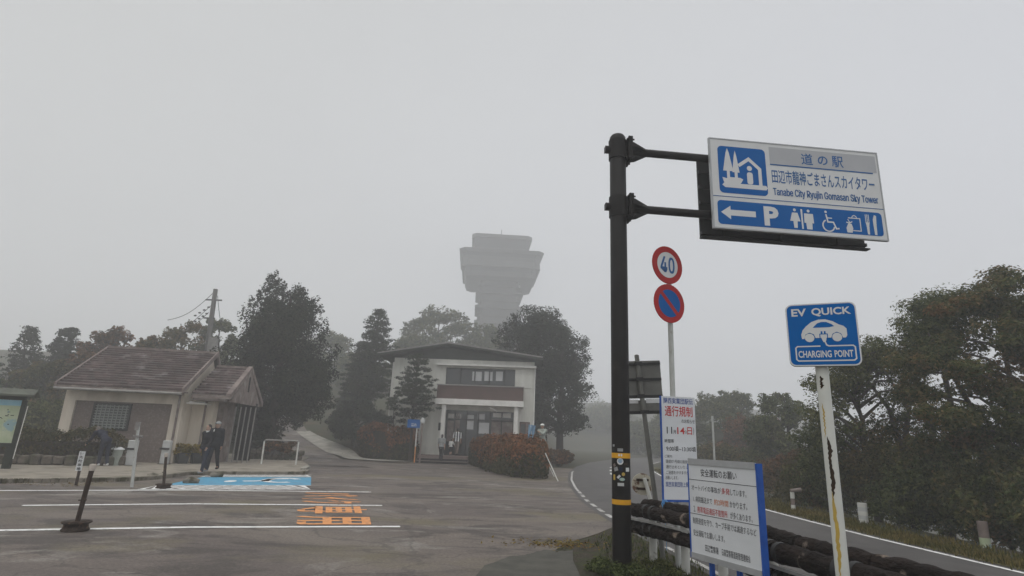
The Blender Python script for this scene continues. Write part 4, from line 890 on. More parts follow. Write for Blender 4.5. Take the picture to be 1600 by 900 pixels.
c1 = pxclumps([(1545, 450, 14, 90, 60), (1590, 470, 14, 60, 90), (1500, 500, 14, 70, 60), (1560, 530, 13.5, 90, 80), (1490, 560, 14, 90, 60), (1440, 560, 14.5, 70, 40), (1600, 560, 13, 80, 90), (1540, 600, 13, 110, 70), (1460, 610, 14, 80, 60), (1600, 640, 12.5, 60, 80), (1500, 660, 13, 100, 60)], rg, 7)
bigtree('roadside_tree', 'tall dark tree with russet leaves at the right edge, tallest beyond the road', 13.0, 14.2, 6.0, c1, 22000, .082, 'L_right', 61, [[AT(1560, 760, 13.5), AT(1520, 640, 14), AT(1450, 520, 14.2)], [AT(1560, 760, 13.5), AT(1580, 600, 14), AT(1550, 450, 14)]])
c2 = pxclumps([(1440, 490, 16, 50, 30), (1465, 470, 16, 40, 24), (1425, 515, 16, 40, 20), (1480, 500, 16, 40, 40), (1450, 525, 16, 50, 24)], rg, 6)
bigtree('roadside_tree', 'slender tree whose light leafy spray sticks out left of the tallest roadside tree', 11.9, 16.2, 4.9, c2, 4200, .078, 'L_green', 62, [[AT(1500, 700, 16), AT(1475, 580, 16), AT(1440, 490, 16)]])
c3 = pxclumps([(1370, 545, 18, 50, 16), (1330, 570, 18, 60, 20), (1390, 570, 18, 60, 26), (1300, 595, 18, 50, 18), (1350, 610, 18, 90, 30), (1410, 610, 17.5, 60, 40), (1300, 640, 18, 70, 26), (1370, 660, 17.5, 90, 40), (1430, 660, 17, 70, 40), (1290, 680, 18, 50, 30)], rg, 6)
bigtree('roadside_tree', 'spreading tree with open layered branches right behind the charging post', 10.9, 17.6, 4.3, c3, 11000, .085, 'L_green', 63, [[AT(1420, 740, 17.5), AT(1390, 640, 18), AT(1330, 560, 18)], [AT(1430, 740, 17.5), AT(1380, 690, 18), AT(1290, 640, 18)], [AT(1410, 720, 17.5), AT(1420, 640, 17.5), AT(1370, 560, 18)]])
thick = [((1310, 735, 19, 90, 60), 'L_green', 'dark green thicket behind the striped white roadside post'), ((1390, 720, 17, 100, 90), 'L_mix', 'olive thicket under the spreading layered tree'),
         ((1470, 730, 15, 100, 100), 'L_right', 'dark thicket left of the brown and green roadside post'), ((1560, 730, 13.5, 110, 110), 'L_right', 'dense dark thicket at the right edge below the tallest roadside tree'),
         ((1420, 770, 15.5, 100, 50), 'L_green', 'low green scrub on the verge between the white and brown posts'), ((1530, 790, 13, 90, 50), 'L_right', 'low russet scrub behind the brown and green roadside post'), ((1610, 790, 12, 60, 90), 'L_right', 'low dark scrub cut by the right edge of the view'), ((1280, 765, 20.5, 80, 30), 'L_mix', 'low scrub between the red flagged post and the striped white post')]
for k, (sp, lf, lab) in enumerate(thick):
    cl = pxclumps([sp, (sp[0], sp[1]+sp[4]*.25, sp[2], sp[3]*.9, sp[4]*.4)], NR(70+k), 12); q = AT(sp[0], sp[1], sp[2]); b = gz(q.x, q.y)
    tree('thicket', lab, b, std(b, q.z+.3, .3, k), .05, .015, [(c[0], c[1], max(c[2], h(c[0], c[1])+.2), c[3], c[4], c[5]*2) for c in cl], 7000, .085, lf, 70+k, limbs=16, shell=.1, cat='bush', group='thickets along the far side of the road')

# ------------------------------------------------------------------ grass
def blades(name, pts, hgt, n, m, seed, wid=.012):
    rg = np.random.default_rng(seed); P_ = np.array(pts, float); k = rg.choice(len(P_), n); B = P_[k]+np.column_stack([rg.normal(0, .12, (n, 2)), np.zeros(n)])
    a = rg.uniform(0, 2*pi, n); hh = hgt*rg.uniform(.4, 1.2, n); ln = rg.uniform(.1, .6, n)*hh; d = np.column_stack([np.cos(a), np.sin(a), np.zeros(n)]); s = np.column_stack([-np.sin(a), np.cos(a), np.zeros(n)])*wid
    up = np.column_stack([np.zeros((n, 2)), hh]); Q = np.stack([B-s, B+s, B+s*.5+up*.6+d*ln[:, None]*.35, B+up+d*ln[:, None]], 1)
    return tag(link(name, quads_mesh(name, Q), m), kind='stuff')
rg = NR(90); pts = []
for y in np.arange(4, 40, .06):
    for _ in range(3):
        x = float(Rx(y))+.25+abs(rg.normal(0, .55)); pts.append((x, y, h(x, y)))
blades('grass', pts, .10, 34000, 'L_grass', 90, .014)
pts = []
for _ in range(900):
    y = rg.uniform(5.5, 10.9); xl = np.interp(y, [5, 8.6, 9.75, 11.2], [1.55, 1.45, 1.5, 1.9]); xr = float(Lx(y))-.1; x = rg.uniform(xl, xr); pts.append((x, y, .008))
blades('verge_weeds', pts, .07, 1500, 'L_green', 91, .010)
pts = [(1.55+rg.normal(0, .22), 7.95+rg.normal(0, .16), .008) for _ in range(160)]
wc = [(x, y, .05+.05*rg.random(), .10, .10, .07) for x, y in zip(rg.normal(1.42, .20, 26), rg.normal(7.85, .20, 26))]+[(x, y, .04, .11, .11, .05) for x, y in zip(rg.uniform(1.7, 2.3, 30), rg.uniform(6.6, 8.6, 30))]
tag(link('low_weeds', crown_mesh(wc, 5200, .022, .6, NR(96), (0, 0, 0), .2, 1.0), 'L_green'), kind='stuff')
C = np.array([(1.0+rg.normal(0, .45), 9.9+rg.normal(0, .22), .012) for _ in range(500)]+[(x+.02, y+.1, .01) for x, y in zip(rg.uniform(-12.8, -11, 250), rg.uniform(15.3, 17.0, 250)) if (x+11.0)*.8-(y-17.45) > -.35]); N = NR(93).normal(0, .25, C.shape)+np.array([0, 0, 1.]); N /= np.linalg.norm(N, axis=1, keepdims=True)
tag(link('fallen_leaves', quads_mesh('fallen_leaves', leaf_quads(C, N, .028, .6, NR(94))), 'L_dead'), kind='stuff')

# ------------------------------------------------------------------ overhead destination sign on its dark pole
def onplane(F, px, py):
    a, b, c = _ray(px, py); d = Vector((a, b, c)); t = (F.o-Vector((0, 0, EYE))).dot(F.n)/d.dot(F.n)
    p = Vector((0, 0, EYE))+d*t-F.o; return p.dot(F.u), p.dot(F.v)
def rrect(x0, y0, x1, y1, r, n=5):
    o = []
    for cx, cy_, a0 in ((x1-r, y1-r, 0), (x0+r, y1-r, pi/2), (x0+r, y0+r, pi), (x1-r, y0+r, 3*pi/2)):
        o += [(cx+r*cos(a0+pi/2*k/n), cy_+r*sin(a0+pi/2*k/n)) for k in range(n+1)]
    return o
PX, PY = 1.58, 8.1
sg = thing('overhead_sign', (PX, PY, 0), 'blue and white overhead roadside station sign on a dark pole with two arms', 'road sign')
U = Vector((cos(radians(5.6)), sin(radians(5.6)), 0)); FA = Frame((PX, PY, 0), U)
za = onplane(FA, 1050, 243)[1]; zb = onplane(FA, 1050, 331)[1]; zt = AT(968, 212, PY)[2]
mb = MB(); mb.tube([(PX, PY, -.1), (PX, PY, zt-.05), (PX, PY, zt-.01), (PX, PY, zt)], [.125, .125, .10, .02], 24); pl = mb.build('pole', 'polebk', sg)
for (py0, py1) in ((708, 716), (781, 789)):
    z0 = AT(970, py1, PY-.12)[2]; z1 = AT(970, py0, PY-.12)[2]; mb = MB(); mb.tube([(PX, PY, z0), (PX, PY, z1)], .1268, 24, caps=False); mb.build('yellow_band', 'yellow', pl)
def sticker(px, py, w_, h_, m, round_=False, ang=None):
    # lies on the pole's curved face
    z = AT(px, py, PY-.12)[2]; dx = max(-.115, min(.115, AT(px, py, PY-.12)[0]-PX)); mb = MB(); n = 7; vs = []
    for j in range(n+1):
        for i in range(n+1):
            s = (i/n-.5); t = (j/n-.5)
            if round_: s, t = s*sqrt(max(0, 1-2*t*t)), t*sqrt(max(0, 1-2*s*s))
            if ang: s, t = s*cos(ang)-t*sin(ang)*h_/w_, s*sin(ang)*w_/h_+t*cos(ang)
            a = math.asin(max(-.98, min(.98, dx/.125)))+s*w_/.125; vs.append((PX+.1262*sin(a), PY-.1262*cos(a), z+t*h_))
    mb.add(vs, [(j*(n+1)+i, j*(n+1)+i+1, (j+1)*(n+1)+i+1, (j+1)*(n+1)+i) for j in range(n) for i in range(n)]); mb.build('sticker', m, pl)
sticker(969, 721, .085, .085, 'signwhite', True); sticker(969, 720, .062, .062, 'flag', True); sticker(960, 696, .04, .03, 'greycl'); sticker(969, 703, .075, .04, 'greycl'); sticker(969, 711, .06, .03, 'signwhite')
sticker(963, 733, .06, .05, 'greycl', False, .3); sticker(970, 733, .05, .05, 'navy'); sticker(981, 734, .06, .05, 'signwhite'); sticker(974, 741, .045, .045, 'yel2', True); sticker(967, 745, .05, .03, 'signwhite', False, .8); sticker(972, 749, .075, .04, 'mapp', True); sticker(961, 746, .035, .07, 'yel2'); sticker(970, 757, .085, .04, 'plastic'); sticker(961, 727, .04, .04, 'fascia', False, .5); sticker(978, 725, .05, .03, 'stake')
aL = onplane(FA, 1110, 300)[0]; aR = onplane(FA, 1340, 300)[0]
for zz in (za, zb):
    mb = MB(); mb.tube([FA.p(-.20, zz), FA.p(aR, zz)], .062, 16); mb.fbox(FA, -.205, -.2, zz-.05, zz+.05, -.05, .05); ar = mb.build('arm', 'polebk', sg)
    mb = MB()
    mb.tube([(PX, PY, zz-.16), (PX, PY, zz+.16)], .142, 24)
    mb.fbox(FA, .135, .165, zz-.19, zz+.19, -.16, .16); mb.fbox(FA, .172, .20, zz-.19, zz+.19, -.16, .16)
    for s in (-1, 1):
        for t_ in (-1, 1): mb.tube([FA.p(.11, zz+t_*.15, s*.12), FA.p(.235, zz+t_*.15, s*.12)], .014, 6)
    mb.build('flange', 'polebk', ar)
    mb = MB()
    for ang in range(4):
        ca, sa = cos(ang*pi/2), sin(ang*pi/2); e = .006; q = [(.201, .062), (.201, .185), (.27, .17), (.46, .066)]
        vs = [FA.p(x, zz+r*ca+e*k*sa, r*sa-e*k*ca) for k in (-1, 1) for x, r in q]; mb.add(vs, [(0, 1, 2, 3), (7, 6, 5, 4), (0, 4, 5, 1), (1, 5, 6, 2), (2, 6, 7, 3), (3, 7, 4, 0)])
    mb.build('gusset', 'polebk', ar)
FS = Frame(FA.o+FA.n*.20, U)
TL, TR, BR, BL = [onplane(FS, *q) for q in ((1110, 217), (1368, 240), (1387, 374), (1116, 355))]
sx0, sx1 = (TL[0]+BL[0])/2, (TR[0]+BR[0])/2; sz0, sz1 = (BL[1]+BR[1])/2, (TL[1]+TR[1])/2; SW, SH = sx1-sx0, sz1-sz0
print('sign', TL, TR, BR, BL, SW, SH)
FP = Frame(FS.p(sx0, sz0), U)      # panel frame: lower left corner of the face
mb = MB(); mb.fbox(FP, 0, SW, 0, SH, -.03, 0); fp = mb.build('sign_panel', 'signwhite', sg)
mb = MB()
for q in ((-.02, SW+.02, -.02, -.001), (-.02, SW+.02, SH+.001, SH+.02), (-.02, -.001, 0, SH), (SW+.001, SW+.02, 0, SH)): mb.fbox(FP, *q, -.045, .006)
mb.build('rim', 'framegrey', fp)
mb = MB()
for k in range(5): mb.fbox(FP, .15, SW-.15, .12+k*.31, .17+k*.31, -.10, -.031)
for k in range(3): mb.fbox(FP, .35+k*1.0, .43+k*1.0, .05, SH-.05, -.135, -.101)
mb.build('back_rib', 'ribs', fp)
def S(s, t): return (s*SW, t*SH)
mb = MB(); mb.poly(FP, [S(.345, .765), S(.99, .765), S(.99, .965), S(.345, .965)], .0015); mb.build('grey_field', 'signgrey', fp)
mb = MB(); mb.poly(FP, rrect(*S(.04, .385), *S(.32, .925), .07), .002); mb.poly(FP, rrect(*S(.022, .035), *S(.982, .30), .06), .002); mb.build('blue_field', 'signblue', fp)
mb = MB(); mb.line(FP, [S(.345, .758), S(.965, .758)], .022, .003); mb.line(FP, [S(.0, .345), S(1, .345)], .012, .003)
mb.text(FP, '道', *S(.535, .79), *S(.605, .925), .003, .014); mb.text(FP, 'の', *S(.635, .805), *S(.695, .91), .003, .02); mb.text(FP, '駅', *S(.72, .79), *S(.79, .925), .003, .014)
mb.text(FP, '田辺市龍神ごまさんスカイタワー', *S(.35, .545), *S(.965, .705), .003, .012); mb.latin(FP, 'Tanabe City Ryujin Gomasan Sky Tower', *S(.35, .385), *S(.975, .49), .003, .0035)
mb.build('lettering', 'inknavy', fp)
mb = MB(); ix0, iy0 = S(.04, .385); iw, ih = S(.28, .54)
def I(x, y): return (ix0+x*iw, iy0+y*ih)
for cx, top, w_, b_ in ((.20, .96, .17, .47), (.36, .92, .12, .45)):
    mb.poly(FP, [I(cx-w_*.62, b_), I(cx+w_*.62, b_), I(cx+w_*.45, b_+.16), I(cx+w_*.2, top-.1), I(cx, top), I(cx-w_*.2, top-.1), I(cx-w_*.45, b_+.16)], .0035)
mb.poly(FP, [I(.17, .30), I(.23, .30), I(.23, .47), I(.17, .47)], .0035); mb.poly(FP, [I(.33, .30), I(.39, .30), I(.39, .45), I(.33, .45)], .0035)
mb.poly(FP, [I(.07, .33), I(.16, .31), I(.24, .34), I(.44, .34), I(.50, .31), I(.46, .24), I(.38, .16), I(.20, .17), I(.10, .22)], .0040)
mb.poly(FP, [I(.06, .17), I(.12, .12), I(.97, .12), I(1.0, .17), I(.97, .215), I(.10, .215)], .0032)
mb.line(FP, [I(.42, .60), I(.64, .76), I(.86, .56), I(.86, .20)], .055, .0037)
mb.disc(FP, *I(.645, .56), .042, .0037); mb.poly(FP, rrect(*I(.585, .22), *I(.705, .475), .035), .0037)
mb.build('pictogram', 'signwhite', fp); mb = MB()
yc = .168
mb.poly(FP, [S(.04, yc), S(.095, yc+.075), S(.095, yc+.032), S(.238, yc+.032), S(.238, yc-.032), S(.095, yc-.032), S(.095, yc-.075)], .0035)
mb.build('pictogram', 'signwhite', fp); mb = MB()
mb.text(FP, 'P', *S(.285, .055), *S(.37, .27), .0035, .045)
mb.build('pictogram', 'signwhite', fp); mb = MB()
def man(cx, dress):
    mb.disc(FP, *S(cx, .255), .024, .0035)
    if dress: mb.poly(FP, [S(cx-.016, .225), S(cx+.016, .225), S(cx+.030, .13), S(cx+.012, .13), S(cx+.010, .055), S(cx-.010, .055), S(cx-.012, .13), S(cx-.030, .13)], .0035)
    else: mb.poly(FP, [S(cx-.026, .225), S(cx+.026, .225), S(cx+.028, .12), S(cx+.018, .12), S(cx+.016, .05), S(cx-.016, .05), S(cx-.018, .12), S(cx-.028, .12)], .0035)
man(.465, True); man(.545, False); mb.line(FP, [S(.505, .05), S(.505, .27)], .028, .0035)
mb.build('pictogram', 'signwhite', fp); mb = MB()
w0 = .66; mb.disc(FP, *S(w0-.012, .262), .020, .0035); mb.line(FP, [S(w0-.012, .235), S(w0-.004, .15), S(w0+.028, .15), S(w0+.042, .08), S(w0+.06, .085)], .024, .0035); mb.line(FP, [S(w0-.01, .195), S(w0+.022, .195)], .018, .0037)
mb.line(FP, [(S(w0-.002, .11)[0]+.095*cos(a), S(w0, .11)[1]+.095*sin(a)) for a in np.linspace(2.0, 6.1, 14)], .022, .0037)
mb.build('pictogram', 'signwhite', fp); mb = MB()
mb.line(FP, [S(.80, .075), S(.848, .075), S(.848, .215), S(.778, .215)], .016, .0035); mb.line(FP, [(S(.815, .215)[0]+.04*cos(a), S(.815, .215)[1]+.045*sin(a)) for a in np.linspace(0, pi, 8)], .014, .0036)
mb.poly(FP, [S(.765, .05), S(.795, .05), S(.802, .10), S(.795, .15), S(.775, .15), S(.762, .10)], .0036); mb.line(FP, [S(.765, .165), S(.782, .155), S(.80, .175)], .018, .0038); mb.line(FP, [S(.775, .2), S(.785, .16)], .014, .004)
mb.build('pictogram', 'signwhite', fp); mb = MB()
for k in (-1, 0, 1): mb.line(FP, [S(.892+.009*k, .175), S(.892+.009*k, .27)], .012, .0035)
mb.poly(FP, [S(.880, .18), S(.904, .18), S(.900, .14), S(.898, .045), S(.886, .045), S(.884, .14)], .0036)
mb.poly(FP, [S(.928, .045), S(.942, .045), S(.944, .15), S(.948, .26), S(.936, .27), S(.926, .22), S(.926, .14)], .0036)
mb.build('pictogram', 'signwhite', fp)
# second panel behind, facing the other way: only its ribbed back shows
FB = Frame(FA.o-FA.n*.20, U); TL, BR, BL, TR = [onplane(FB, *q) for q in ((1088, 243), (1352, 388), (1095, 371), (1340, 262))]
bx0, bx1, bz0, bz1 = (TL[0]+BL[0])/2, BR[0], (BL[1]+BR[1])/2, TL[1]
mb = MB(); mb.fbox(FB, bx0, bx1, bz0, bz1, -.03, 0); rp = mb.build('rear_panel', 'ribs', sg)
mb = MB()
for k in range(6):
    z = bz0+.03+k*(bz1-bz0-.1)/5; mb.fbox(FB, bx0, bx1, z, z+.05, .001, .05)
for k in range(3): mb.fbox(FB, bx0+.35+k*.95, bx0+.45+k*.95, bz0+.0, bz1, .051, .085)
mb.fbox(FB, bx0, bx1+.04, bz0-.025, bz0-.002, -.04, .06); mb.build('rear_rib', 'ribs', rp)

# ------------------------------------------------------------------ speed limit and no parking discs, event board on the same post
XP, YP = 2.42, 8.45
sp_ = thing('traffic_sign_post', (XP, YP, 0), 'thin pale post carrying a round red ringed 40 sign over a no parking disc', 'road sign')
ztop = AT(1043, 400, YP)[2]
mb = MB(); mb.tube([(XP, YP, -.1), (XP, YP, ztop)], .038, 14); mb.ell((XP, YP, ztop), (.038, .038, .02)); mb.build('pole', 'postgrey', sp_)
ua = radians(27); FD = Frame(Vector((XP, YP, 0))+Vector((sin(ua), -cos(ua), 0))*.06, (cos(ua), sin(ua), 0))
z40 = onplane(FD, 1043, 414); zno = onplane(FD, 1046, 474); RD = .30
def disc_sign(name, cx, cz):
    mb = MB(); F = FD; pts = [(cx+RD*cos(2*pi*k/40), cz+RD*sin(2*pi*k/40)) for k in range(40)]; mb.slab(F, pts, -.012, 0); d = mb.build(name, 'signred', sp_)
    mb = MB(); mb.fbox(F, cx-.03, cx+.03, cz-.2, cz+.2, -.028, -.013); mb.build('clamp', 'postgrey', d); return d
d = disc_sign('speed_limit_disc', *z40)
mb = MB(); mb.disc(FD, z40[0], z40[1], .205, .0015, 40); mb.build('white_field', 'signwhite', d)
mb = MB(); mb.latin(FD, '4', z40[0]-.145, z40[1]-.125, z40[0]-.008, z40[1]+.13, .003, .007); mb.latin(FD, '0', z40[0]+.015, z40[1]-.128, z40[0]+.14, z40[1]+.132, .003, .007); mb.build('numeral', 'inknavy', d)
d = disc_sign('no_parking_disc', *zno)
mb = MB(); mb.disc(FD, zno[0], zno[1], .215, .0015, 40); mb.build('blue_field', 'signblue', d)
mb = MB(); mb.line(FD, [(zno[0]-.152, zno[1]+.152), (zno[0]+.152, zno[1]-.152)], .062, .003); mb.build('red_bar', 'signred', d)
ub = radians(14); FE = Frame(Vector((XP, YP, 0))+Vector((sin(ub), -cos(ub), 0))*.085, (cos(ub), sin(ub), 0))
q = [onplane(FE, *p) for p in ((1033, 618), (1087, 622), (1090, 781), (1038, 781))]; ex0, ex1 = (q[0][0]+q[3][0])/2, (q[1][0]+q[2][0])/2; ez0, ez1 = (q[2][1]+q[3][1])/2, (q[0][1]+q[1][1])/2
EW, EH = ex1-ex0, ez1-ez0; o = FE.p(ex0, ez0); FE = Frame(o, FE.u)
eb = thing('event_notice_board', tuple(FE.p(EW/2, 0)), 'tall narrow white road race notice board with large red headline, fixed to the sign post', 'notice board')
mb = MB(); mb.fbox(FE, 0, EW, 0, EH, -.018, 0); bd = mb.build('board', 'board', eb)
mb = MB(); mb.fbox(FE, -.013, -.001, -.05, EH, -.035, .003); mb.fbox(FE, .0, EW, -.03, -.001, -.035, -.002); mb.build('frame', 'framebl', eb)
def lines(F, W, Hh, items, parent, name, m, c=.002):
    mb = MB()
    for body, s0, t0, s1, t1, wt in items: mb.text(F, body, s0*W, t0*Hh, s1*W, t1*Hh, c, wt)
    return mb.build(name, m, parent)
lines(FE, EW, EH, [('関西実業団駅伝', .06, .925, .94, .985, .008)], bd, 'blue_lettering', 'inkblue'); 
lines(FE, EW, EH, [('通行規制', .09, .80, .92, .905, .012), ('14', .44, .628, .66, .695, .015), ('日', .74, .625, .88, .70, .012)], bd, 'red_lettering', 'inkred')
lines(FE, EW, EH, [('のお知らせ', .58, .737, .97, .778, .01), ('11', .13, .628, .29, .695, .01), ('月', .32, .63, .40, .665, .01), ('日(', .67, .63, .735, .665, 0), (')', .91, .625, .94, .70, 0), ('時間帯', .06, .537, .33, .575, .01), ('9:00頃~13:30頃', .10, .458, .97, .507, .01), ('ご案内', .05, .395, .26, .423, 0), ('国道371号線の競技区間を', .08, .343, .92, .377, 0),
    ('通行止めといたします。', .08, .292, .92, .326, 0), ('ご迷惑をかけますがご協力', .08, .238, .95, .272, 0), ('お願いします。', .06, .188, .42, .222, 0)], bd, 'black_lettering', 'ink')
lines(FE, EW, EH, [('関西実業団陸上競技連盟', .06, .118, .96, .168, .004)], bd, 'footer_lettering', 'inkblue')
mb = MB(); q0 = FE.p(.0, -.02, .01)
for k in range(6):
    a = k*1.1; mb.tube([q0+Vector((.02*cos(a), .02*sin(a), .02)), q0+Vector((.05*cos(a), -.03, .02-.05)), q0+Vector((.03*cos(a+1), .01*sin(a), -.10-.015*k))], .006, 5)
mb.tube([q0, q0+Vector((.0, -.01, -.30)), q0+Vector((.01, 0, -.62))], .004, 5); tag(mb.build('rope', 'rope'), 'frayed blue rope knot hanging under the event notice board', 'rope')

# ------------------------------------------------------------------ safe driving board
U2 = Vector((.40, -.916, 0)).normalized(); FW = Frame((1.86, 6.0, 0), U2); q = [onplane(FW, *p) for p in ((1077, 718), (1183, 722), (1188, 898), (1080, 873))]
print('b2', q)
wx0, wx1, wz0, wz1 = (q[0][0]+q[3][0])/2, (q[1][0]+q[2][0])/2, (q[2][1]+q[3][1])/2, (q[0][1]+q[1][1])/2
BW, BH = wx1-wx0, wz1-wz0; FW = Frame(FW.p(wx0, wz0), U2)
sb = thing('safety_notice_board', (FW.p(BW/2, 0).x, FW.p(BW/2, 0).y, 0), 'white safe driving notice board with blue wooden edge and legs before the log rail', 'notice board')
mb = MB(); mb.fbox(FW, 0, BW, 0, BH, -.012, 0); bd = mb.build('board', 'board', sb)
for z0, z1 in ((BH-.055, BH+.003), (-.003, .05)): mb = MB(); mb.fbox(FW, 0, BW, z0, z1, .0005, .008); mb.build('rail_trim', 'framegrey', bd)
mb = MB(); mb.fbox(FW, BW+.001, BW+.022, -.02, BH-.005, -.06, .004); mb.fbox(FW, -.02, -.001, -.0, BH-.05, -.05, .0); mb.fbox(FW, 0, BW, .10, .14, -.05, -.013); mb.fbox(FW, 0, BW, BH-.16, BH-.12, -.05, -.013); mb.build('frame', 'framebl', sb)
for s in (.22, .62):
    mb = MB(); mb.fbox(FW, s*BW-.018, s*BW+.018, -wz0-.02, BH-.2, -.09, -.052); mb.build('leg', 'framebl', sb)
lines(FW, BW, BH, [('安全運転のお願い', .20, .825, .74, .905, .006), ('オートバイの事故が', .04, .675, .50, .735, .0), ('しています。', .64, .675, .86, .735, .0), ('1. 病院搬送まで', .06, .56, .36, .62, 0), ('かかります。', .62, .56, .86, .62, 0), ('2.', .06, .46, .09, .52, 0), ('が多くあります。', .62, .455, .92, .52, 0), ('制限速度を守り、カーブ手前では減速するなど', .04, .34, .96, .405, 0), ('安全運転でお願いします。', .04, .22, .52, .285, 0), ('田辺警察署', .22, .095, .42, .16, .004), ('日高警察署道路管理連絡会', .47, .095, .86, .16, .004)], bd, 'black_lettering', 'ink')
lines(FW, BW, BH, [('多発', .51, .675, .63, .735, .004), ('携帯電話通話不能箇所', .12, .455, .58, .52, .002)], bd, 'red_lettering', 'inkred'); lines(FW, BW, BH, [('約2時間', .39, .56, .60, .62, .003)], bd, 'orange_lettering', 'inkorange')
mb = MB(); mb.line(FW, [(0, .785*BH), (BW, .785*BH)], .005, .002); mb.line(FW, [(0, .44*BH), (BW, .44*BH)], .005, .002); mb.build('ruled_line', 'ink', bd)

# ------------------------------------------------------------------ charging sign
EX, EY = 2.37, 4.3
ev = thing('charging_sign', (EX, EY, 0), 'square blue EV quick charging point sign on a white post with peeling paint', 'sign')
U3 = Vector((cos(radians(-25)), sin(radians(-25)), 0)); FV = Frame(Vector((EX, EY, 0))+Vector((U3.y, -U3.x, 0))*.075, U3)
q = [onplane(FV, *p) for p in ((1228, 478), (1335, 470), (1349, 570), (1233, 573))]; print('ev', q)
vx0, vx1, vz0, vz1 = (q[0][0]+q[3][0])/2, (q[1][0]+q[2][0])/2, (q[2][1]+q[3][1])/2, (q[0][1]+q[1][1])/2
VW, VH = vx1-vx0, vz1-vz0; FV = Frame(FV.p(vx0, vz0), U3)
mb = MB(); mb.tube([(EX, EY, -.1), (EX, EY, vz0+.02), (EX, EY, vz1-.06)], .0445, 28); po = mb.build('pole', 'evpost', ev)
def flake(z0, z1, a0, w_, m, seed):
    rd = random.Random(seed); n = 26; vs = []; r = .0462; wl = .5
    for k in range(n+1):
        z = z0+(z1-z0)*k/n; e = min(1, 5*min(k, n-k)/n); wl = max(.2, min(1, wl+rd.uniform(-.28, .28))); aw = w_*(.35+.65*wl)*e+.03; sh = rd.uniform(-.10, .10)
        vs += [(EX+r*sin(a0+sh+aw*j/4), EY-r*cos(a0+sh+aw*j/4), z) for j in range(5)]
    mb = MB(); mb.add(vs, [(5*k+j, 5*k+j+1, 5*k+j+6, 5*k+j+5) for k in range(n) for j in range(4)]); mb.build('peeled_patch', m, po)
flake(1.27, 1.71, -.80, .75, 'rust', 1); flake(2.05, 2.15, -.95, .45, 'rust', 2); flake(.72, 1.33, -.95, .5, 'yel2', 3); flake(1.70, 1.95, -1.0, .22, 'yel2', 4)
mb = MB(); mb.slab(FV, rrect(0, 0, VW, VH, .045), -.05, 0); pn = mb.build('sign_box', 'steeldk', ev, bevel=.003)
mb = MB(); mb.slab(FV, rrect(-.001, -.001, VW+.001, VH+.001, .046), -.012, .0012); mb.build('white_rim', 'signwhite', pn)
mb = MB(); mb.poly(FV, rrect(.009, .009, VW-.009, VH-.009, .038), .0026); mb.build('blue_field', 'evblue', pn)
def E(s, t): return (s*VW, t*VH)
mb = MB(); c = .0042
mb.text(FV, 'EV', *E(.085, .80), *E(.30, .925), c, .028); mb.text(FV, 'QUICK', *E(.375, .785), *E(.925, .925), c, .028); mb.text(FV, 'CHARGING', *E(.135, .13), *E(.60, .24), c, .025); mb.text(FV, 'POINT', *E(.64, .13), *E(.895, .24), c, .025)
mb.line(FV, [E(.455, .31), E(.13, .31), E(.105, .285), E(.105, .105), E(.13, .08), E(.90, .08), E(.93, .105), E(.93, .285), E(.905, .31), E(.575, .31), E(.545, .325), E(.53, .37)], .0095, c)
mb.poly(FV, [E(.205, .43), E(.20, .50), E(.225, .57), E(.275, .63), E(.36, .70), E(.46, .735), E(.56, .735), E(.66, .70), E(.74, .645), E(.80, .62), E(.84, .575), E(.84, .47), E(.82, .435), E(.78, .435), E(.76, .50), E(.70, .53), E(.64, .50), E(.62, .44), E(.40, .44), E(.38, .50), E(.32, .53), E(.26, .50), E(.24, .43)], c)
mb.disc(FV, *E(.315, .445), .068*VW, c+.0004, 24); mb.disc(FV, *E(.70, .445), .068*VW, c+.0004, 24); mb.poly(FV, [E(.475, .49), E(.555, .49), E(.55, .42), E(.535, .37), E(.505, .37), E(.485, .42)], c+.0008); mb.build('pictogram', 'signwhite', pn)
mb = MB(); mb.poly(FV, [E(.37, .605), E(.44, .675), E(.50, .695), E(.57, .692), E(.64, .655), E(.675, .62), E(.60, .605)], c+.0006); mb.line(FV, [E(.462, .40), E(.462, .50), E(.568, .50), E(.568, .40)], .006, c+.0007)
for s in (.478, .522): mb.poly(FV, [E(s, .505), E(s+.025, .505), E(s+.025, .545), E(s, .545)], c+.0007)
mb.build('blue_detail', 'evblue', pn)

# ------------------------------------------------------------------ grey sign seen from behind, on a leaning post
gs = thing('leaning_sign', (2.34, 8.9, 0), 'grey backs of two road sign plates on a leaning grey post beside the dark pole', 'road sign')
A0 = Vector((2.345, 8.9, -.1)); A1 = Vector((2.0, 8.9, 2.95)); mb = MB(); mb.tube([A0, A1], .036, 12); mb.ell(A1, (.036, .036, .015)); mb.build('post', 'backgrey', gs)
ld = (A1-A0).normalized(); FG = Frame((2.0, 8.9, 2.95), Vector((cos(radians(-4)), sin(radians(-4)), 0)), None)
FG.v = Vector((-.055, 0, 1)).normalized(); FG.u = (FG.u-FG.v*FG.u.dot(FG.v)).normalized(); FG.n = FG.u.cross(FG.v); FG.o = FG.o-FG.n*.045
mb = MB(); mb.fbox(FG, -.22, .36, -.66, -.08, -.012, 0); bp = mb.build('sign_plate', 'backgrey', gs)
mb = MB()
for z in (-.13, -.37, -.63): mb.fbox(FG, -.22, .36, z-.018, z+.018, .001, .02); mb.fbox(FG, -.03, .07, z-.026, z+.026, .021, .085)
mb.build('channel', 'steeldk', bp)
mb = MB(); mb.fbox(FG, -.20, .37, -.90, -.69, -.012, 0); bp = mb.build('supplementary_plate', 'backgrey', gs)
mb = MB(); mb.fbox(FG, -.19, -.02, -.735, -.68, .001, .004); mb.fbox(FG, .10, .34, -.735, -.67, .001, .004); mb.build('sticker', 'signwhite', bp)
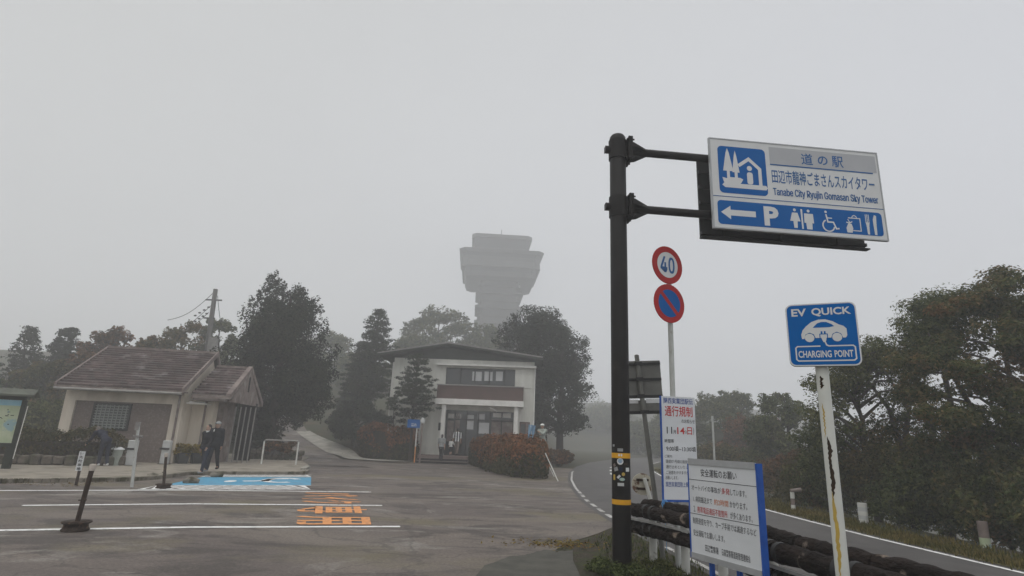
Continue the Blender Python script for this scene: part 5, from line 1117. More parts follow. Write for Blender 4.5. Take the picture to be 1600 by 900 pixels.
mb = MB(); mb.fbox(FG, -.20, .37, -.885, -.85, .001, .02); mb.fbox(FG, 0, .12, -.89, -.845, .021, .085); mb.build('channel', 'steeldk', bp)
# round reflector on its short white post behind the rail
rfx = thing('road_reflector', (2.36, 9.7, 0), 'round cream road reflector seen from behind on a short white post near the pole', 'reflector')
c = AT(1005, 757, 9.7); mb = MB(); mb.tube([(2.37, 9.7, -.1), (2.37, 9.7, .72), (c.x+.02, 9.7, c.z+.1)], .03, 10); mb.build('post', 'whitepost', rfx)
FR = Frame((c.x, 9.755, c.z), (1, .0, 0)); mb = MB(); mb.slab(FR, [(.17*cos(2*pi*k/24), .17*sin(2*pi*k/24)) for k in range(24)], -.03, 0); rd_ = mb.build('disc', 'tan', rfx)
mb = MB(); mb.fbox(FR, -.10, .10, .05, .085, .001, .02); mb.fbox(FR, -.10, .10, -.085, -.05, .001, .02); mb.build('bracket', 'rust', rd_)
# ------------------------------------------------------------------ log guard rail
lr = thing('log_guard_rail', (2.4, 6.5, 0), 'weathered dark log guard rail with a steel strip and chipped white posts along the road', 'guard rail')
line_ = [(1.80, 8.72), (2.02, 8.33), (2.36, 7.5), (2.44, 6.6), (2.50, 5.6), (2.70, 4.8), (2.92, 4.0), (3.25, 3.0), (3.6, 2.0)]
rd = random.Random(5)
def logpath(dx, z, r, name, segs, sag=.012):
    for k, (i0, i1) in enumerate(segs):
        a = Vector((line_[i0][0]+dx, line_[i0][1], z)); b = Vector((line_[i1][0]+dx, line_[i1][1], z)); d = (b-a).normalized(); a += d*.006; b -= d*.006; n = 14; mb = MB(); pts = []; rs = []
        for j in range(n+1): pts.append(a.lerp(b, j/n)+Vector((rd.uniform(-.006, .006), rd.uniform(-.006, .006), rd.uniform(-.008, .008)))); rs.append(r*rd.uniform(.92, 1.06))
        mb.tube(pts, rs, 14); mb.build(name, 'log', lr)
segs = [(k, k+1) for k in range(8)]
logpath(0, .705, .086, 'log', segs); logpath(0, .475, .086, 'log', segs); logpath(.22, .775, .078, 'log', segs)
mb = MB()
for i in range(8):
    a = Vector((*line_[i], .59)); b = Vector((*line_[i+1], .59)); d = (b-a).normalized(); nrm = Vector((d.y, -d.x, 0)); nrm = nrm if nrm.x < 0 else -nrm
    mb.hexa([a+nrm*.085+Vector((0, 0, -.013)), b+nrm*.085+Vector((0, 0, -.013)), b+nrm*.06+Vector((0, 0, -.013)), a+nrm*.06+Vector((0, 0, -.013)), a+nrm*.085+Vector((0, 0, .013)), b+nrm*.085+Vector((0, 0, .013)), b+nrm*.06+Vector((0, 0, .013)), a+nrm*.06+Vector((0, 0, .013))])
mb.build('steel_strip', 'strip', lr)
for (x, y) in ((2.13, 8.65), (2.40, 8.05), (2.58, 7.2), (2.63, 6.0), (2.95, 4.5), (3.3, 3.3)):
    mb = MB(); mb.tube([(x, y, -.1), (x, y, .74)], .055, 12); mb.build('post', 'whitepost', lr)
for i in range(1, 7):
    a = Vector((*line_[i], 0)); d = (Vector((*line_[i+1], 0))-Vector((*line_[i-1], 0))).normalized()
    for z in (.705, .475):
        mb = MB(); mb.tube([a-d*.10+Vector((0, 0, z)), a-d*.05+Vector((0, 0, z))], .094, 14); mb.tube([a+d*.05+Vector((0, 0, z)), a+d*.10+Vector((0, 0, z))], .094, 14); mb.build('strap', 'steeldk', lr)
# ------------------------------------------------------------------ far roadside posts
def farpost(px, pyb, Y, hgt, r, ms, label, arm=None, group=None):
    b = G(px, pyb); b = Vector((b.x, b.y, h(b.x, b.y))); t = thing('roadside_post', tuple(b), label, 'post', group)
    n = len(ms)
    for k, m in enumerate(ms): mb = MB(); mb.tube([b+Vector((0, 0, (hgt*k/n-(.08 if k == 0 else 0)))), b+Vector((0, 0, hgt*(k+1)/n-.002))], r, 12); mb.build('post_section', m, t)
    if arm: mb = MB(); mb.tube([b+Vector((-.05, -.02, hgt+.03)), b+Vector((.24, -.02, hgt+.07))], [.045, .06], 8); mb.build('reflector', arm, t)
RP = 'roadside posts across the road'
farpost(1240, 798, 16.8, .50, .055, ['whitepost', 'fascia', 'whitepost'], 'brown and white roadside post with a reddish tag, farthest beyond the road', 'fascia', RP)
farpost(1350, 817, 14.7, .46, .10, ['whitepost', 'plastic', 'whitepost', 'plastic', 'whitepost'], 'stout white banded roadside post in the grass beyond the road', None, RP)
farpost(1540, 852, 11.8, .44, .085, ['mapp', 'fascia', 'fascia'], 'mossy brown roadside post nearest the right edge beyond the road', None, RP)
b = gz(8.48, 24); t = thing('far_signpost', tuple(b), 'slim white post with a round sign plate in front of the foggy trees', 'road sign')
mb = MB(); mb.tube([b-Vector((0, 0, .2)), AT(1113, 650, 24)], .04, 10); mb.build('post', 'postgrey', t); mb = MB(); FQ = Frame(AT(1121, 680, 24.1), (1, 0, 0)); mb.slab(FQ, [(.26*cos(2*pi*k/20), .26*sin(2*pi*k/20)) for k in range(20)], -.02, 0); mb.build('sign_plate', 'backgrey', t)

# ------------------------------------------------------------------ lot furniture on the left
def plug_stake(px, py, tpx, tpy, label, rb, hb, band=True, r=.036):
    b = G(px, py); t = AT(tpx, tpy, b.y); top = Vector((t.x, b.y, t.z)); s = thing('marker_stake', tuple(b), label, 'stake', 'rusty stakes on reel bases')
    mb = MB(); prof = [(rb*.92, .0), (rb*.95, .02), (rb*.84, .04), (rb*.80, hb-.045), (rb, hb-.025), (rb, hb-.005), (rb*.86, hb), (rb*.8, hb-.02), (rb*.2, hb-.02)]; mb.tube([b+Vector((0, 0, z)) for r_, z in prof], [r_ for r_, z in prof], 18); mb.build('base', 'stake', s)
    d = (top-b).normalized(); mb = MB(); mb.tube([b+Vector((0, 0, .02)), b+d*((top-b).length-.05)], r, 10); mb.build('rod', 'stake', s)
    mb = MB(); mb.tube([top-d*.10, top-d*.01, top], [r*1.35, r*1.35, r*.9], 10); mb.build('cap', 'capwh', s)
    q = b+d*.45*(top-b).length; mb = MB(); mb.tube([q-Vector((.06, .02, 0)), q+Vector((.06, -.02, .01))], .01, 6); mb.build('hook', 'stake', s)
plug_stake(117, 829, 146, 725, 'rusty leaning stake with pale cap on a reel base, nearest on the white line', .20, .14)
plug_stake(255, 763, 260, 708, 'rusty stake on a square-looking reel base at the corner of the blue bay', .20, .12)
b = G(120, 752, .1); t = AT(131, 706, b.y); s = thing('bay_sign', tuple(b), 'short dark stake carrying a narrow white upright lettered strip at the kerb', 'sign'); top = Vector((t.x, b.y, t.z))
mb = MB(); mb.tube([b-Vector((0, 0, .1)), top], .035, 8); mb.build('stake', 'stake', s)
FQ = Frame(b.lerp(top, .36)+Vector((0, -.05, 0)), (1, .1, 0), top-b); FQ.u = (FQ.u-FQ.v*FQ.u.dot(FQ.v)).normalized(); FQ.n = FQ.u.cross(FQ.v); L_ = (top-b).length
mb = MB(); mb.fbox(FQ, -.075, .075, 0, L_*.66, -.012, 0); bd = mb.build('plate', 'signwhite', s)
mb = MB()
for k, ch in enumerate('優先駐車場'): mb.text(FQ, ch, -.05, L_*.66*(1-(k+1)/5)+.012, .05, L_*.66*(1-k/5)-.012, .002, .02)
mb.build('lettering', 'ink', bd)
b = G(207, 755, .1); t = AT(217, 660, b.y); top = Vector((t.x, b.y, t.z)); s = thing('white_pole', tuple(b), 'slender white pole with a small clamp near its top standing at the kerb', 'pole')
mb = MB(); mb.tube([b-Vector((0, 0, .1)), top], [.040, .036], 12); mb.build('pole', 'postgrey', s); mb = MB(); z = AT(215, 682, b.y); mb.tube([z-Vector((.12, .0, 0)), z+Vector((.12, .03, .0))], .028, 8); mb.box(z+Vector((0, -.02, 0)), (.11, .10, .06)); mb.build('clamp', 'greytrim', s); mb = MB(); mb.box(top+Vector((.0, -.02, -.10)), (.09, .08, .22)); mb.build('head', 'greytrim', s)
def rough_stones():
    for k, (px, py, sx, sy, sz) in enumerate(((238, 748, .42, .26, .12), (298, 755, .46, .26, .12), (338, 745.5, .42, .24, .11))):
        b = G(px, py); mb = MB(); rg_ = random.Random(40+k); mb.ell(b+Vector((0, 0, .05)), (sx*.5, sy*.5, sz), 12, 7, Matrix.Rotation(.4, 3, 'Z'))
        mb.v = [(x+rg_.uniform(-.03, .03), y+rg_.uniform(-.03, .03), max(0, z+rg_.uniform(-.02, .02))) for x, y, z in mb.v]
        tag(mb.build('kerb_stone', 'kerb'), ('rough pale stone by the rounded kerb corner left of the blue bay', 'rough pinkish stone lying on the blue bay beside the stake base', 'rough mossy stone at the inner edge of the blue bay')[k], 'stone')
rough_stones()
# map board at the left edge
UM = Vector((cos(radians(25)), sin(radians(25)), 0)); FM2 = Frame((-15.75, 19.0, .1), UM)
s = thing('map_board', (-17.1, 18.5, .1), 'green framed area map board with small shingled roof cut by the left edge', 'map board')
mb = MB(); mb.fbox(FM2, -2.6, -.02, .78, 2.12, -.05, 0); bd = mb.build('map_panel', 'mapp', s)
mb = MB(); mb.poly(FM2, [(-2.6, 1.94), (-.02, 1.94), (-.02, 2.12), (-2.6, 2.12)], .003); mb.build('title_band', 'mapsky', bd)
rr = random.Random(8); mb = MB()
for k in range(60):
    x, z = rr.uniform(-2.5, -.1), rr.uniform(.85, 1.88); mb.box(FM2.p(x, z, .004), (rr.uniform(.03, .09), .004, rr.uniform(.012, .03)), radians(25))
mb.build('map_mark', 'woodgr', bd)
mb = MB(); mb.fbox(FM2, -2.7, .06, 2.125, 2.24, -.10, .04); mb.fbox(FM2, -2.7, .06, .66, .775, -.10, .04); mb.fbox(FM2, -.015, .10, .3, 2.12, -.10, .05); mb.build('frame', 'woodgr', s)
for x in (-2.5, -.03):
    mb = MB(); mb.fbox(FM2, x-.09, x+.11, -.1, .655, -.14, .06); mb.build('post', 'woodgr', s)
mb = MB(); mb.hexa([FM2.p(-2.9, 2.24, .3), FM2.p(.32, 2.24, .3), FM2.p(.32, 2.42, -.06), FM2.p(-2.9, 2.42, -.06), FM2.p(-2.9, 2.30, .3), FM2.p(.32, 2.30, .3), FM2.p(.32, 2.49, -.06), FM2.p(-2.9, 2.49, -.06)])
mb.hexa([FM2.p(-2.9, 2.42, -.065), FM2.p(.32, 2.42, -.065), FM2.p(.32, 2.24, -.45), FM2.p(-2.9, 2.24, -.45), FM2.p(-2.9, 2.49, -.065), FM2.p(.32, 2.49, -.065), FM2.p(.32, 2.30, -.45), FM2.p(-2.9, 2.30, -.45)]); mb.build('roof', 'roofgr', s)
mb = MB(); mb.tube([FM2.p(.13, .3, .06), FM2.p(.17, 1.95, .06)], .012, 6); mb.build('light_cord', 'whitetrim', s)
# things along the foot of the rest-room wall
def at_ground(px, py, z=.1): 
    q = G(px, py, z); return q
b = at_ground(179, 727); s = thing('litter_bin', tuple(b), 'small grey-green tapered litter bin with white lid beside the bending person', 'bin')
mb = MB(); mb.tube([b, b+Vector((0, 0, .56))], [.15, .19], 16); mb.build('body', 'pale', s); mb = MB(); mb.tube([b+Vector((0, 0, .562)), b+Vector((0, 0, .60)), b+Vector((0, 0, .66))], [.22, .22, .10], 16); mb.build('lid', 'signwhite', s)
for px, py, lab, w_ in ((202, 727, 'pale upright service post with a slot under the lattice window, left of the slender pole', .30), (256, 725, 'pale upright service post at the right end of the brown tiled panel', .30)):
    b = at_ground(px, py); s = thing('service_post', tuple(b), lab, 'service post', 'service posts along the rest room wall'); mb = MB(); mb.box(b+Vector((0, 0, .46)), (w_, .22, .92), radians(8)); mb.build('cabinet', 'plastic', s, bevel=.02)
    mb = MB(); mb.box(b+Vector((-.02, -.12, .60)), (w_+.06, .05, .07), radians(8)); mb.build('slot', 'planter', s); mb = MB(); mb.box(b+Vector((0, 0, .01)), (w_+.1, .3, .02), radians(8)); mb.build('foot', 'planter', s)
b = at_ground(238, 722); s = thing('tilted_placard', tuple(b), 'tiny white placard tilted on a wire stake among dry weeds at the wall', 'placard')
mb = MB(); mb.tube([b, b+Vector((.05, 0, .35))], .012, 6); mb.build('stake', 'stake', s); F = Frame(b+Vector((-.02, -.03, .22)), (1, 0, .35), (-.35, 0, 1)); mb = MB(); mb.fbox(F, 0, .16, 0, .30, -.01, 0); mb.build('plate', 'signwhite', s)
blades('dry_weeds', [(b.x+random.Random(k).uniform(-1.3, 1.0), b.y+random.Random(k+99).uniform(.1, .5), .1) for k in range(80)], .28, 700, 'L_dead', 95, .014)
for k, (px, py, lab) in enumerate(((283, 724, 'dark square planter with yellow-green shrub by the rest room downpipe'), (306, 724, 'dark square planter with yellow-green shrub nearest the walking couple'))):
    b = at_ground(px, py); s = thing('shrub_planter', tuple(b), lab, 'planter', 'planters by the rest room wall'); mb = MB(); mb.tube([b, b+Vector((0, 0, .42))], [.25, .30], 4, smooth=False); mb.build('tub', 'planter', s)
    cl = clumps_env(b, .45, .85, lambda t: .26, 14, .17, .9, NR(80+k)); link('shrub', crown_mesh(cl, 1500, .045, .55, NR(81+k), b, .3), 'L_yel', s)
# white pipe barrier and stone bed at the end of the pavement
q0 = at_ground(408, 725); q1 = at_ground(462, 726); zt_ = AT(410, 687, q0.y).z; s = thing('pipe_barrier', tuple((q0+q1)/2), 'white pipe barrier in front of the low stone flower bed', 'barrier')
mb = MB(); a_ = Vector((q0.x, q0.y, zt_)); b_ = Vector((q1.x, q1.y, zt_+.0)); mb.tube([q0-Vector((0, 0, .1)), a_-Vector((0, 0, .06))], .035, 10); mb.build('leg', 'whitepost', s); mb = MB(); mb.tube([q1-Vector((0, 0, .1)), b_-Vector((0, 0, .06))], .035, 10); mb.build('leg', 'whitepost', s)
mb = MB(); mb.tube([a_-Vector((0, 0, .06)), a_+Vector((.05, .01, 0)), b_-Vector((.05, .01, 0)), b_-Vector((0, 0, .06))], .035, 10); mb.build('top_rail', 'greytrim', s)
s = thing('stone_bed', (-12, 31.4, .1), 'low dark stone flower bed behind the white pipe barrier', 'flower bed'); rr = random.Random(3); mb = MB()
for k in range(9):
    for r_ in range(2): mb.box((-13.3+.29*k+.1*r_, 31.2+.07*k, .1+.13+.25*r_), (.28, .4, .25), radians(12)+rr.uniform(-.08, .08))
mb.build('stones', 'stone', s, bevel=.04); cl = clumps_env((-12.2, 31.8, 0), .6, .95, lambda t: 1.0, 20, .25, .5, NR(84)); link('plants', crown_mesh(cl, 1800, .09, .55, NR(85), (-12, 31.4, .1), .2), 'L_brown', s)
q = G(465, 738); mb = MB(); mb.box((q.x+.1, q.y+.6, .09), (.20, 1.6, .22), radians(12)); tag(mb.build('kerb_end', 'apron', bevel=.02), kind='structure')
# blue sign on orange pole, and the pale post beside it
b = G(651, 716); b = Vector((-5.55, 36.4, 0)); tp = AT(655, 656, 36.4); s = thing('blue_pole_sign', tuple(b), 'small blue sign on an orange and white pole left of the entrance steps', 'sign')
mb = MB(); mb.tube([b-Vector((0, 0, .05)), Vector((b.x, b.y, .95))], .04, 8); mb.build('pole', 'orange', s); mb = MB(); mb.tube([Vector((b.x, b.y, .952)), Vector((b.x, b.y, tp.z))], .04, 8); mb.build('upper_pole', 'whitetrim', s)
FQ = Frame(AT(636, 668, 36.3), (1, 0, 0)); w_ = AT(656, 668, 36.3).x-AT(636, 668, 36.3).x; h_ = AT(636, 655, 36.3).z-AT(636, 668, 36.3).z; mb = MB(); mb.fbox(FQ, 0, w_, 0, h_, -.04, 0); bd = mb.build('plate', 'signblue', s); mb = MB(); mb.text(FQ, '案内', w_*.3, h_*.15, w_*.72, h_*.55, .004, .03); mb.build('lettering', 'signwhite', bd)
b = Vector((-5.2, 36.2, 0)); s = thing('lamp_post', tuple(b), 'short pale post with rounded head right of the small blue sign', 'lamp post'); tz = AT(661, 655, 36.2).z; mb = MB(); mb.tube([b, Vector((b.x, b.y, tz-.25))], .055, 8); mb.build('post', 'fascia', s); mb = MB(); mb.tube([Vector((b.x, b.y, tz-.248)), Vector((b.x, b.y, tz-.05)), Vector((b.x, b.y, tz+.1))], [.14, .16, .05], 10); mb.build('head', 'plastic', s)
for k, (a, c) in enumerate((((852, 708), (872, 752)), ((853, 719), (866, 745)))):
    g = G(*c); tp = AT(a[0], a[1], g.y+.5); mb = MB(); mb.tube([g, tp], .022, 6); tag(mb.build('white_stick', 'whitepost'), ('longer white stick leaning on the right end of the azalea hedge', 'shorter white stick leaning on the right end of the azalea hedge')[k], 'stick')
# utility pole and its cables behind the roof
tp = AT(337, 452, 45); b = gz(-23.75, 45); s = thing('utility_pole', tuple(b), 'leaning grey utility pole with cables rising behind the shingled roof', 'utility pole')
mb = MB(); mb.tube([b-Vector((0, 0, .3)), tp], [.22, .17], 12); mb.build('pole', 'concpole', s)
q = AT(332, 541, 44.7); mb = MB(); mb.box(q, (.55, .5, 1.3)); mb.build('transformer', 'greytrim', s)
mb = MB(); z = tp-Vector((0, 0, .9)); mb.box(z, (1.3, .1, .1)); z2 = tp-Vector((.1, 0, 2.4)); mb.box(z2, (.9, .1, .1)); mb.build('crossarm', 'steeldk', s)
mb = MB()
for (a, c) in (((329, 478), (250, 528)), ((326, 488), (250, 536)), ((333, 458), (262, 500)), ((340, 462), (352, 520))):
    p0 = AT(a[0], a[1], 45); p1 = AT(c[0], c[1], 47); mb.tube([p0.lerp(p1, k/8)-Vector((0, 0, .5*sin(pi*k/8))) for k in range(9)], .022, 5)
for k in range(4):
    for (a, c) in (((326, 480), (305, 493)), ((323, 490), (305, 502))):
        q = AT(a[0]+(c[0]-a[0])*k/3, a[1]+(c[1]-a[1])*k/3, 45); mb.ell(q, (.13, .06, .07), 6, 4)
mb.build('cable', 'wire', s)

# ------------------------------------------------------------------ people
def person(loc, face, label, hgt=1.7, bend=0.0, arms=((0.1, .15), (.1, -.15)), elbows=(.3, .3), legs=(.15, -.15), knees=(.1, .1), top='navy', low='jean', shoes='black', hair='hair', hair_len=.0,
           cap=None, scarf=None, sleeve=1.0, trouser=1.0, bulk=1.0, group=None, extra=None, head_turn=0.0, cat='person'):
    """loc: point between the feet; face: heading angle (0 looks along +Y, turning left is positive); arms: swing forward per side"""
    t = thing('person', tuple(loc), label, cat, group); k = hgt/1.7; base = Vector(loc); Rz = Matrix.Rotation(face, 3, 'Z')
    def W(v): return base+Rz@(Vector(v)*k)
    hip = Vector((0, 0, .92)); RB = Matrix.Rotation(-bend, 3, 'X')
    def B(v): return hip+RB@(Vector(v)-hip)          # upper body bends at the hips
    J = {}
    for i, sx in enumerate((-1, 1)):
        a = legs[i]; kn = Vector((sx*.095, sin(a)*.44, .90-cos(a)*.43)); c = a-knees[i]; an = kn+Vector((sx*.005, sin(c)*.42, -cos(c)*.40)); J['hip', i] = Vector((sx*.09, 0, .90)); J['kn', i] = kn; J['an', i] = an
    lowz = min(J['an', 0].z, J['an', 1].z)-.075
    sh = Vector((0, 0, -lowz))
    for q in list(J): J[q] = J[q]+sh
    hip = hip+sh
    def B(v): return hip+RB@(Vector(v)+sh-hip)
    for i, sx in enumerate((-1, 1)):
        s = Vector((sx*.185, 0, 1.40)); a, spread = arms[i]; d1 = Vector((spread if abs(spread) > 0 else 0, sin(a), -cos(a))).normalized(); el = s+d1*.28; c = a+elbows[i]; d2 = Vector((spread*.5, sin(c), -cos(c))).normalized(); wr = el+d2*.25
        if bend > .4:   # arms hang from bent shoulders
            S_ = B(s); J['sh', i] = S_; J['el', i] = S_+Vector((d1.x, d1.y, d1.z))*.28; J['wr', i] = J['el', i]+d2*.25; J['hd', i] = d2
        else: J['sh', i] = B(s); J['el', i] = B(el); J['wr', i] = B(wr); J['hd', i] = (RB@d2)
    spine = [B((0, 0, .90)), B((0, .005, 1.08)), B((0, .0, 1.26)), B((0, -.01, 1.40))]; neck = B((0, .0, 1.47)); head = B((0, .03, 1.60))
    RH = Rz@RB@Matrix.Rotation(bend*.45, 3, 'X')@Matrix.Rotation(head_turn, 3, 'Z')
    def torso(mb, g):
        mb.cap(W(J['hip', 0]+Vector((.02, 0, .02))), W(J['hip', 1]+Vector((-.02, 0, .02))), (.11+g)*k*bulk, (.11+g)*k*bulk, 12)
        for p, rx, ry, rz in ((spine[0], .15, .105, .12), (spine[1], .14, .10, .14), (spine[2], .165, .11, .16), (spine[3], .16, .09, .09)): mb.ell(W(p), ((rx+g)*k*bulk, (ry+g)*k*bulk, (rz+g)*k), 14, 8, Rz@RB)
        for i in (0, 1): mb.cap(W(spine[3]), W(J['sh', i]), .07*k+g, .062*k+g)
    def arm(mb, g, f=1.0):
        for i in (0, 1):
            mb.cap(W(J['sh', i]), W(J['el', i]), (.056*k+g), (.044*k+g))
            if f > .5: mb.cap(W(J['el', i]), W(J['el', i].lerp(J['wr', i], f)), .044*k+g, .033*k+g)
    def leg(mb, g, f=1.0):
        for i in (0, 1):
            mb.cap(W(J['hip', i]), W(J['kn', i]), .085*k+g, .058*k+g)
            mb.cap(W(J['kn', i]), W(J['kn', i].lerp(J['an', i], f)), .057*k+g, (.057*(1-f)+.040*f)*k+g)
    mb = MB(); torso(mb, 0); arm(mb, 0); leg(mb, 0); mb.cap(W(neck-Vector((0, 0, .04))), W(head), .052*k, .05*k)
    hd = W(head); mb.ell(hd, (.075*k, .095*k, .115*k), 14, 10, RH); mb.ell(hd+RH@Vector((0, .045*k, -.05*k)), (.055*k, .055*k, .06*k), 10, 6, RH); mb.ell(hd+RH@Vector((0, .098*k, -.015*k)), (.014*k, .022*k, .024*k), 8, 5, RH)
    for sx in (-1, 1): mb.ell(hd+RH@Vector((sx*.078*k, 0, -.01*k)), (.014*k, .022*k, .032*k), 8, 5, RH)
    for i, sx in enumerate((-1, 1)):
        w_ = J['wr', i]; d = J['hd', i].normalized(); mb.ell(W(w_+d*.055), (.022*k, .038*k, .055*k), 8, 6, Rz@Vector((0, 0, 1)).rotation_difference(d).to_matrix()); mb.cap(W(w_-d*.03), W(w_+d*.02), .028*k, .028*k, 8)
        mb.cap(W(J['an', i]), W(J['an', i]+Vector((0, .12, -.035))), .04*k, .03*k)
    body = remesh(mb, .013*k)
    for i, sx in enumerate((-1, 1)):      # five bent fingers
        w_ = J['wr', i]; d = J['hd', i].normalized(); side = Vector((0, 1, 0)); side = (side-d*side.dot(d)); side = side.normalized() if side.length > .1 else Vector((0, 0, 1)); inn = d.cross(side); inn = inn if inn.x*sx < 0 else -inn
        for q, ln in zip((-.028, -.009, .010, .029), (.062, .075, .082, .070)):
            p0 = w_+d*.085+side*q; p1 = p0+d*ln*.5+inn*.006; p2 = p0+d*ln*.85+inn*.03; body.tube([W(p0), W(p1), W(p2)], [.0085*k, .008*k, .006*k], 6)
        p0 = w_+d*.035+side*.03; body.tube([W(p0), W(p0+d*.03+side*.025), W(p0+d*.06+side*.028+inn*.01)], [.010*k, .009*k, .007*k], 6)
    body.build('body', 'skin', t)
    mb = MB(); torso(mb, .018*k); arm(mb, .014*k, sleeve); mb.cap(W(neck-Vector((0, 0, .055))), W(neck-Vector((0, 0, .03))), .068*k, .066*k); remesh(mb, .016*k).build('jacket', top, t)
    mb = MB(); leg(mb, .016*k, trouser); mb.cap(W(J['hip', 0]+Vector((.02, 0, .0))), W(J['hip', 1]+Vector((-.02, 0, .0))), .125*k*bulk, .125*k*bulk, 12); remesh(mb, .016*k).build('trousers', low, t)
    for i in (0, 1):
        mb = MB(); a = J['an', i]; mb.ell(W(a+Vector((0, -.015, -.02))), (.048*k, .055*k, .058*k), 10, 6, Rz); mb.ell(W(a+Vector((0, .09, -.042))), (.046*k, .105*k, .038*k), 10, 6, Rz); remesh(mb, .012*k).build('shoe', shoes, t)
    mb = MB(); mb.ell(hd+RH@Vector((0, -.022*k, .032*k)), (.086*k, .098*k, .10*k), 14, 8, RH)
    if hair_len: mb.cap(hd+RH@Vector((0, -.05*k, -.01*k)), hd+RH@Vector((0, -.065*k, -hair_len*k)), .075*k, .06*k)
    else: mb.ell(hd+RH@Vector((0, -.045*k, -.02*k)), (.072*k, .065*k, .075*k), 10, 6, RH)
    remesh(mb, .013*k).build('hair', hair, t)
    mb = MB()
    for sx in (-1, 1): mb.ell(hd+RH@Vector((sx*.031*k, .089*k, .006*k)), (.011*k, .006*k, .006*k), 6, 4, RH); mb.ell(hd+RH@Vector((sx*.031*k, .091*k, .028*k)), (.016*k, .005*k, .004*k), 6, 4, RH)
    mb.ell(hd+RH@Vector((0, .096*k, -.062*k)), (.022*k, .005*k, .005*k), 6, 4, RH); mb.build('eyes_and_mouth', 'ink', t)
    if cap:
        mb = MB(); mb.ell(hd+RH@Vector((0, -.005*k, .058*k)), (.095*k, .108*k, .075*k), 14, 8, RH); mb.ell(hd+RH@Vector((0, .03*k, .05*k)), (.12*k, .145*k, .012*k), 14, 4, RH); remesh(mb, .012*k).build('cap', cap, t)
    if scarf: mb = MB(); mb.ell(W(neck+Vector((0, .015, -.015))), (.085*k, .09*k, .055*k), 12, 6, Rz); mb.build('scarf', scarf, t)
    if extra: extra(t, W, J, B, Rz, k)
    return t
def pack(t, W, J, B, Rz, k): mb = MB(); mb.ell(W(B((0, -.16, 1.24))), (.14*k, .09*k, .21*k), 12, 8, Rz); mb.build('backpack', 'greycl', t)
def strap(t, W, J, B, Rz, k): mb = MB(); mb.tube([W(B((.12, .135, 1.12))), W(B((.10, .12, 1.28))), W(B((.09, .07, 1.44)))], .018*k, 6); mb.build('strap', 'whitecl', t)
def gloves(t, W, J, B, Rz, k):
    mb = MB(); d = J['hd', 1]; mb.ell(W(J['wr', 1]+d*.05), (.05*k, .055*k, .075*k), 10, 6, Rz); mb.build('glove', 'whitecl', t)
q = G(158, 728, .1); person((q.x, q.y, .1), radians(70), 'person bending forward in a navy jacket and dark trousers beside the hedge and litter bin', 1.66, .95, ((.55, -.05), (.25, .05)), (.25, .3), (.12, -.12), (.15, .1), 'navy', 'jean', 'whitecl', 'hairgr', extra=gloves)
q = G(316, 739, .1); person((q.x, q.y, .1), radians(165), 'person with dark hair and pale scarf in dark coat, front of the walking couple', 1.60, .03, ((.15, -.08), (-.1, .08)), (.5, .3), (.22, -.20), (.05, .3), 'black', 'jean', 'greycl', 'hair', .10, scarf='whitecl', bulk=1.08)
q = G(330, 735, .1); person((q.x, q.y, .1), radians(185), 'person in black jacket with pale cap and white shoulder strap, rear of the walking couple', 1.72, .02, ((-.15, -.08), (.2, .08)), (.3, .3), (-.18, .2), (.3, .05), 'black', 'black', 'black', 'hair', cap='greycl', extra=strap)
person((-3.98, 36.62, .155), radians(-6), 'person with long dark hair in a grey top climbing the entrance steps', 1.58, .08, ((.25, -.12), (-.2, .12)), (.4, .3), (.45, -.1), (.55, .1), 'greycl', 'black', 'black', 'hair', .16, sleeve=.5)
person((-3.52, 38.0, .455), radians(-5), 'small child in a white shirt and black shorts walking beside the striped shirt', 1.02, .05, ((.1, -.1), (.5, .5)), (.2, .2), (.3, -.25), (.2, .3), 'whitecl', 'black', 'black', 'hair', sleeve=.4, trouser=.15, cat='child')
person((-3.16, 38.2, .455), radians(-8), 'person in a vertically striped black and white shirt and khaki trousers walking to the entrance', 1.72, .02, ((.1, -.3), (-.15, .15)), (.1, .3), (.28, -.25), (.1, .3), 'stripes', 'khaki', 'black', 'hair', sleeve=.5)
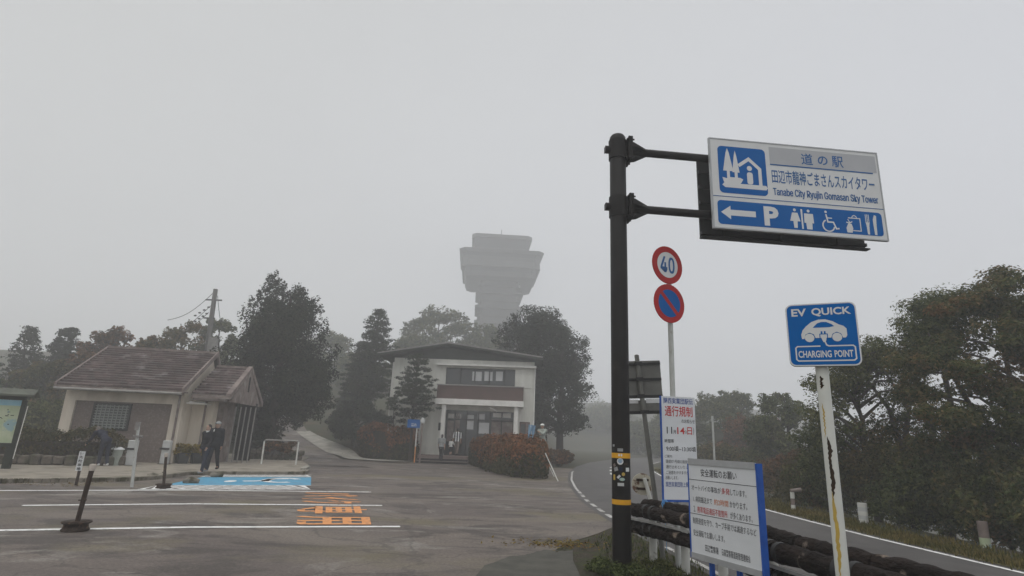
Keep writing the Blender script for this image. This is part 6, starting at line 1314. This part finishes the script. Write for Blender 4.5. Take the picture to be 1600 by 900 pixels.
gp = AT(847, 700, 27.2); mb = MB(); mb.slab(GF, [(.75, 26.6), (1.75, 26.4), (1.85, 28.6), (.8, 28.6)], .0, .68); tag(mb.build('earth_bank', 'dirt', bevel=.12), kind='structure')
TG = person((gp.x, 27.2, .68), radians(150), 'person in pale workwear with red and white helmet standing behind the right azalea hedge', 1.66, .0, ((.9, .25), (1.0, -.9)), (1.0, .3), (.05, -.05), (.02, .02), 'pale', 'pale', 'black', 'hair', cap='whitecl')
hw = AT(833, 694, 27.2); pf = thing('signal_flag', tuple(hw), 'pale blue signal flag on a stick raised above the right azalea hedge', 'flag')
mb = MB(); mb.tube([hw, AT(828, 660, 27.2)], .012, 6); mb.build('stick', 'whitepost', pf)
mb = MB(); n = 8; vs = []
for i in range(n+1):
    for j in range(n+1):
        p = AT(825+i*11/n*(1-.25*j/n)-1.5*j/n+1, 663+22*j/n+2*i/n, 27.2); vs.append((p.x, p.y+.05*sin(i*1.1+j*.5), p.z))
mb.add(vs, [(a*(n+1)+b_, (a+1)*(n+1)+b_, (a+1)*(n+1)+b_+1, a*(n+1)+b_+1) for a in range(n) for b_ in range(n)], True); mb.build('cloth', 'flag', pf)

# ------------------------------------------------------------------ the fog itself
mb = MB(); mb.hexa([(-320, -135, -14), (320, -135, -14), (320, 335, -14), (-320, 335, -14), (-320, -135, 72), (320, -135, 72), (320, 335, 72), (-320, 335, 72)])
hm = bpy.data.materials.new('fog'); hm.use_nodes = True; nt = hm.node_tree; nt.nodes.clear(); o_ = nt.nodes.new('ShaderNodeOutputMaterial'); vp = nt.nodes.new('ShaderNodeVolumePrincipled')
vp.inputs['Color'].default_value = (.97, .975, .985, 1); vp.inputs['Density'].default_value = HAZE_DENSITY; vp.inputs['Anisotropy'].default_value = .35
nt.links.new(vp.outputs[0], o_.inputs['Volume'])
try: hm.cycles.homogeneous_volume = True
except Exception: pass
MT['fog'] = hm
hz = tag(mb.build('haze', 'fog'), kind='stuff'); hz.display_type = 'WIRE'
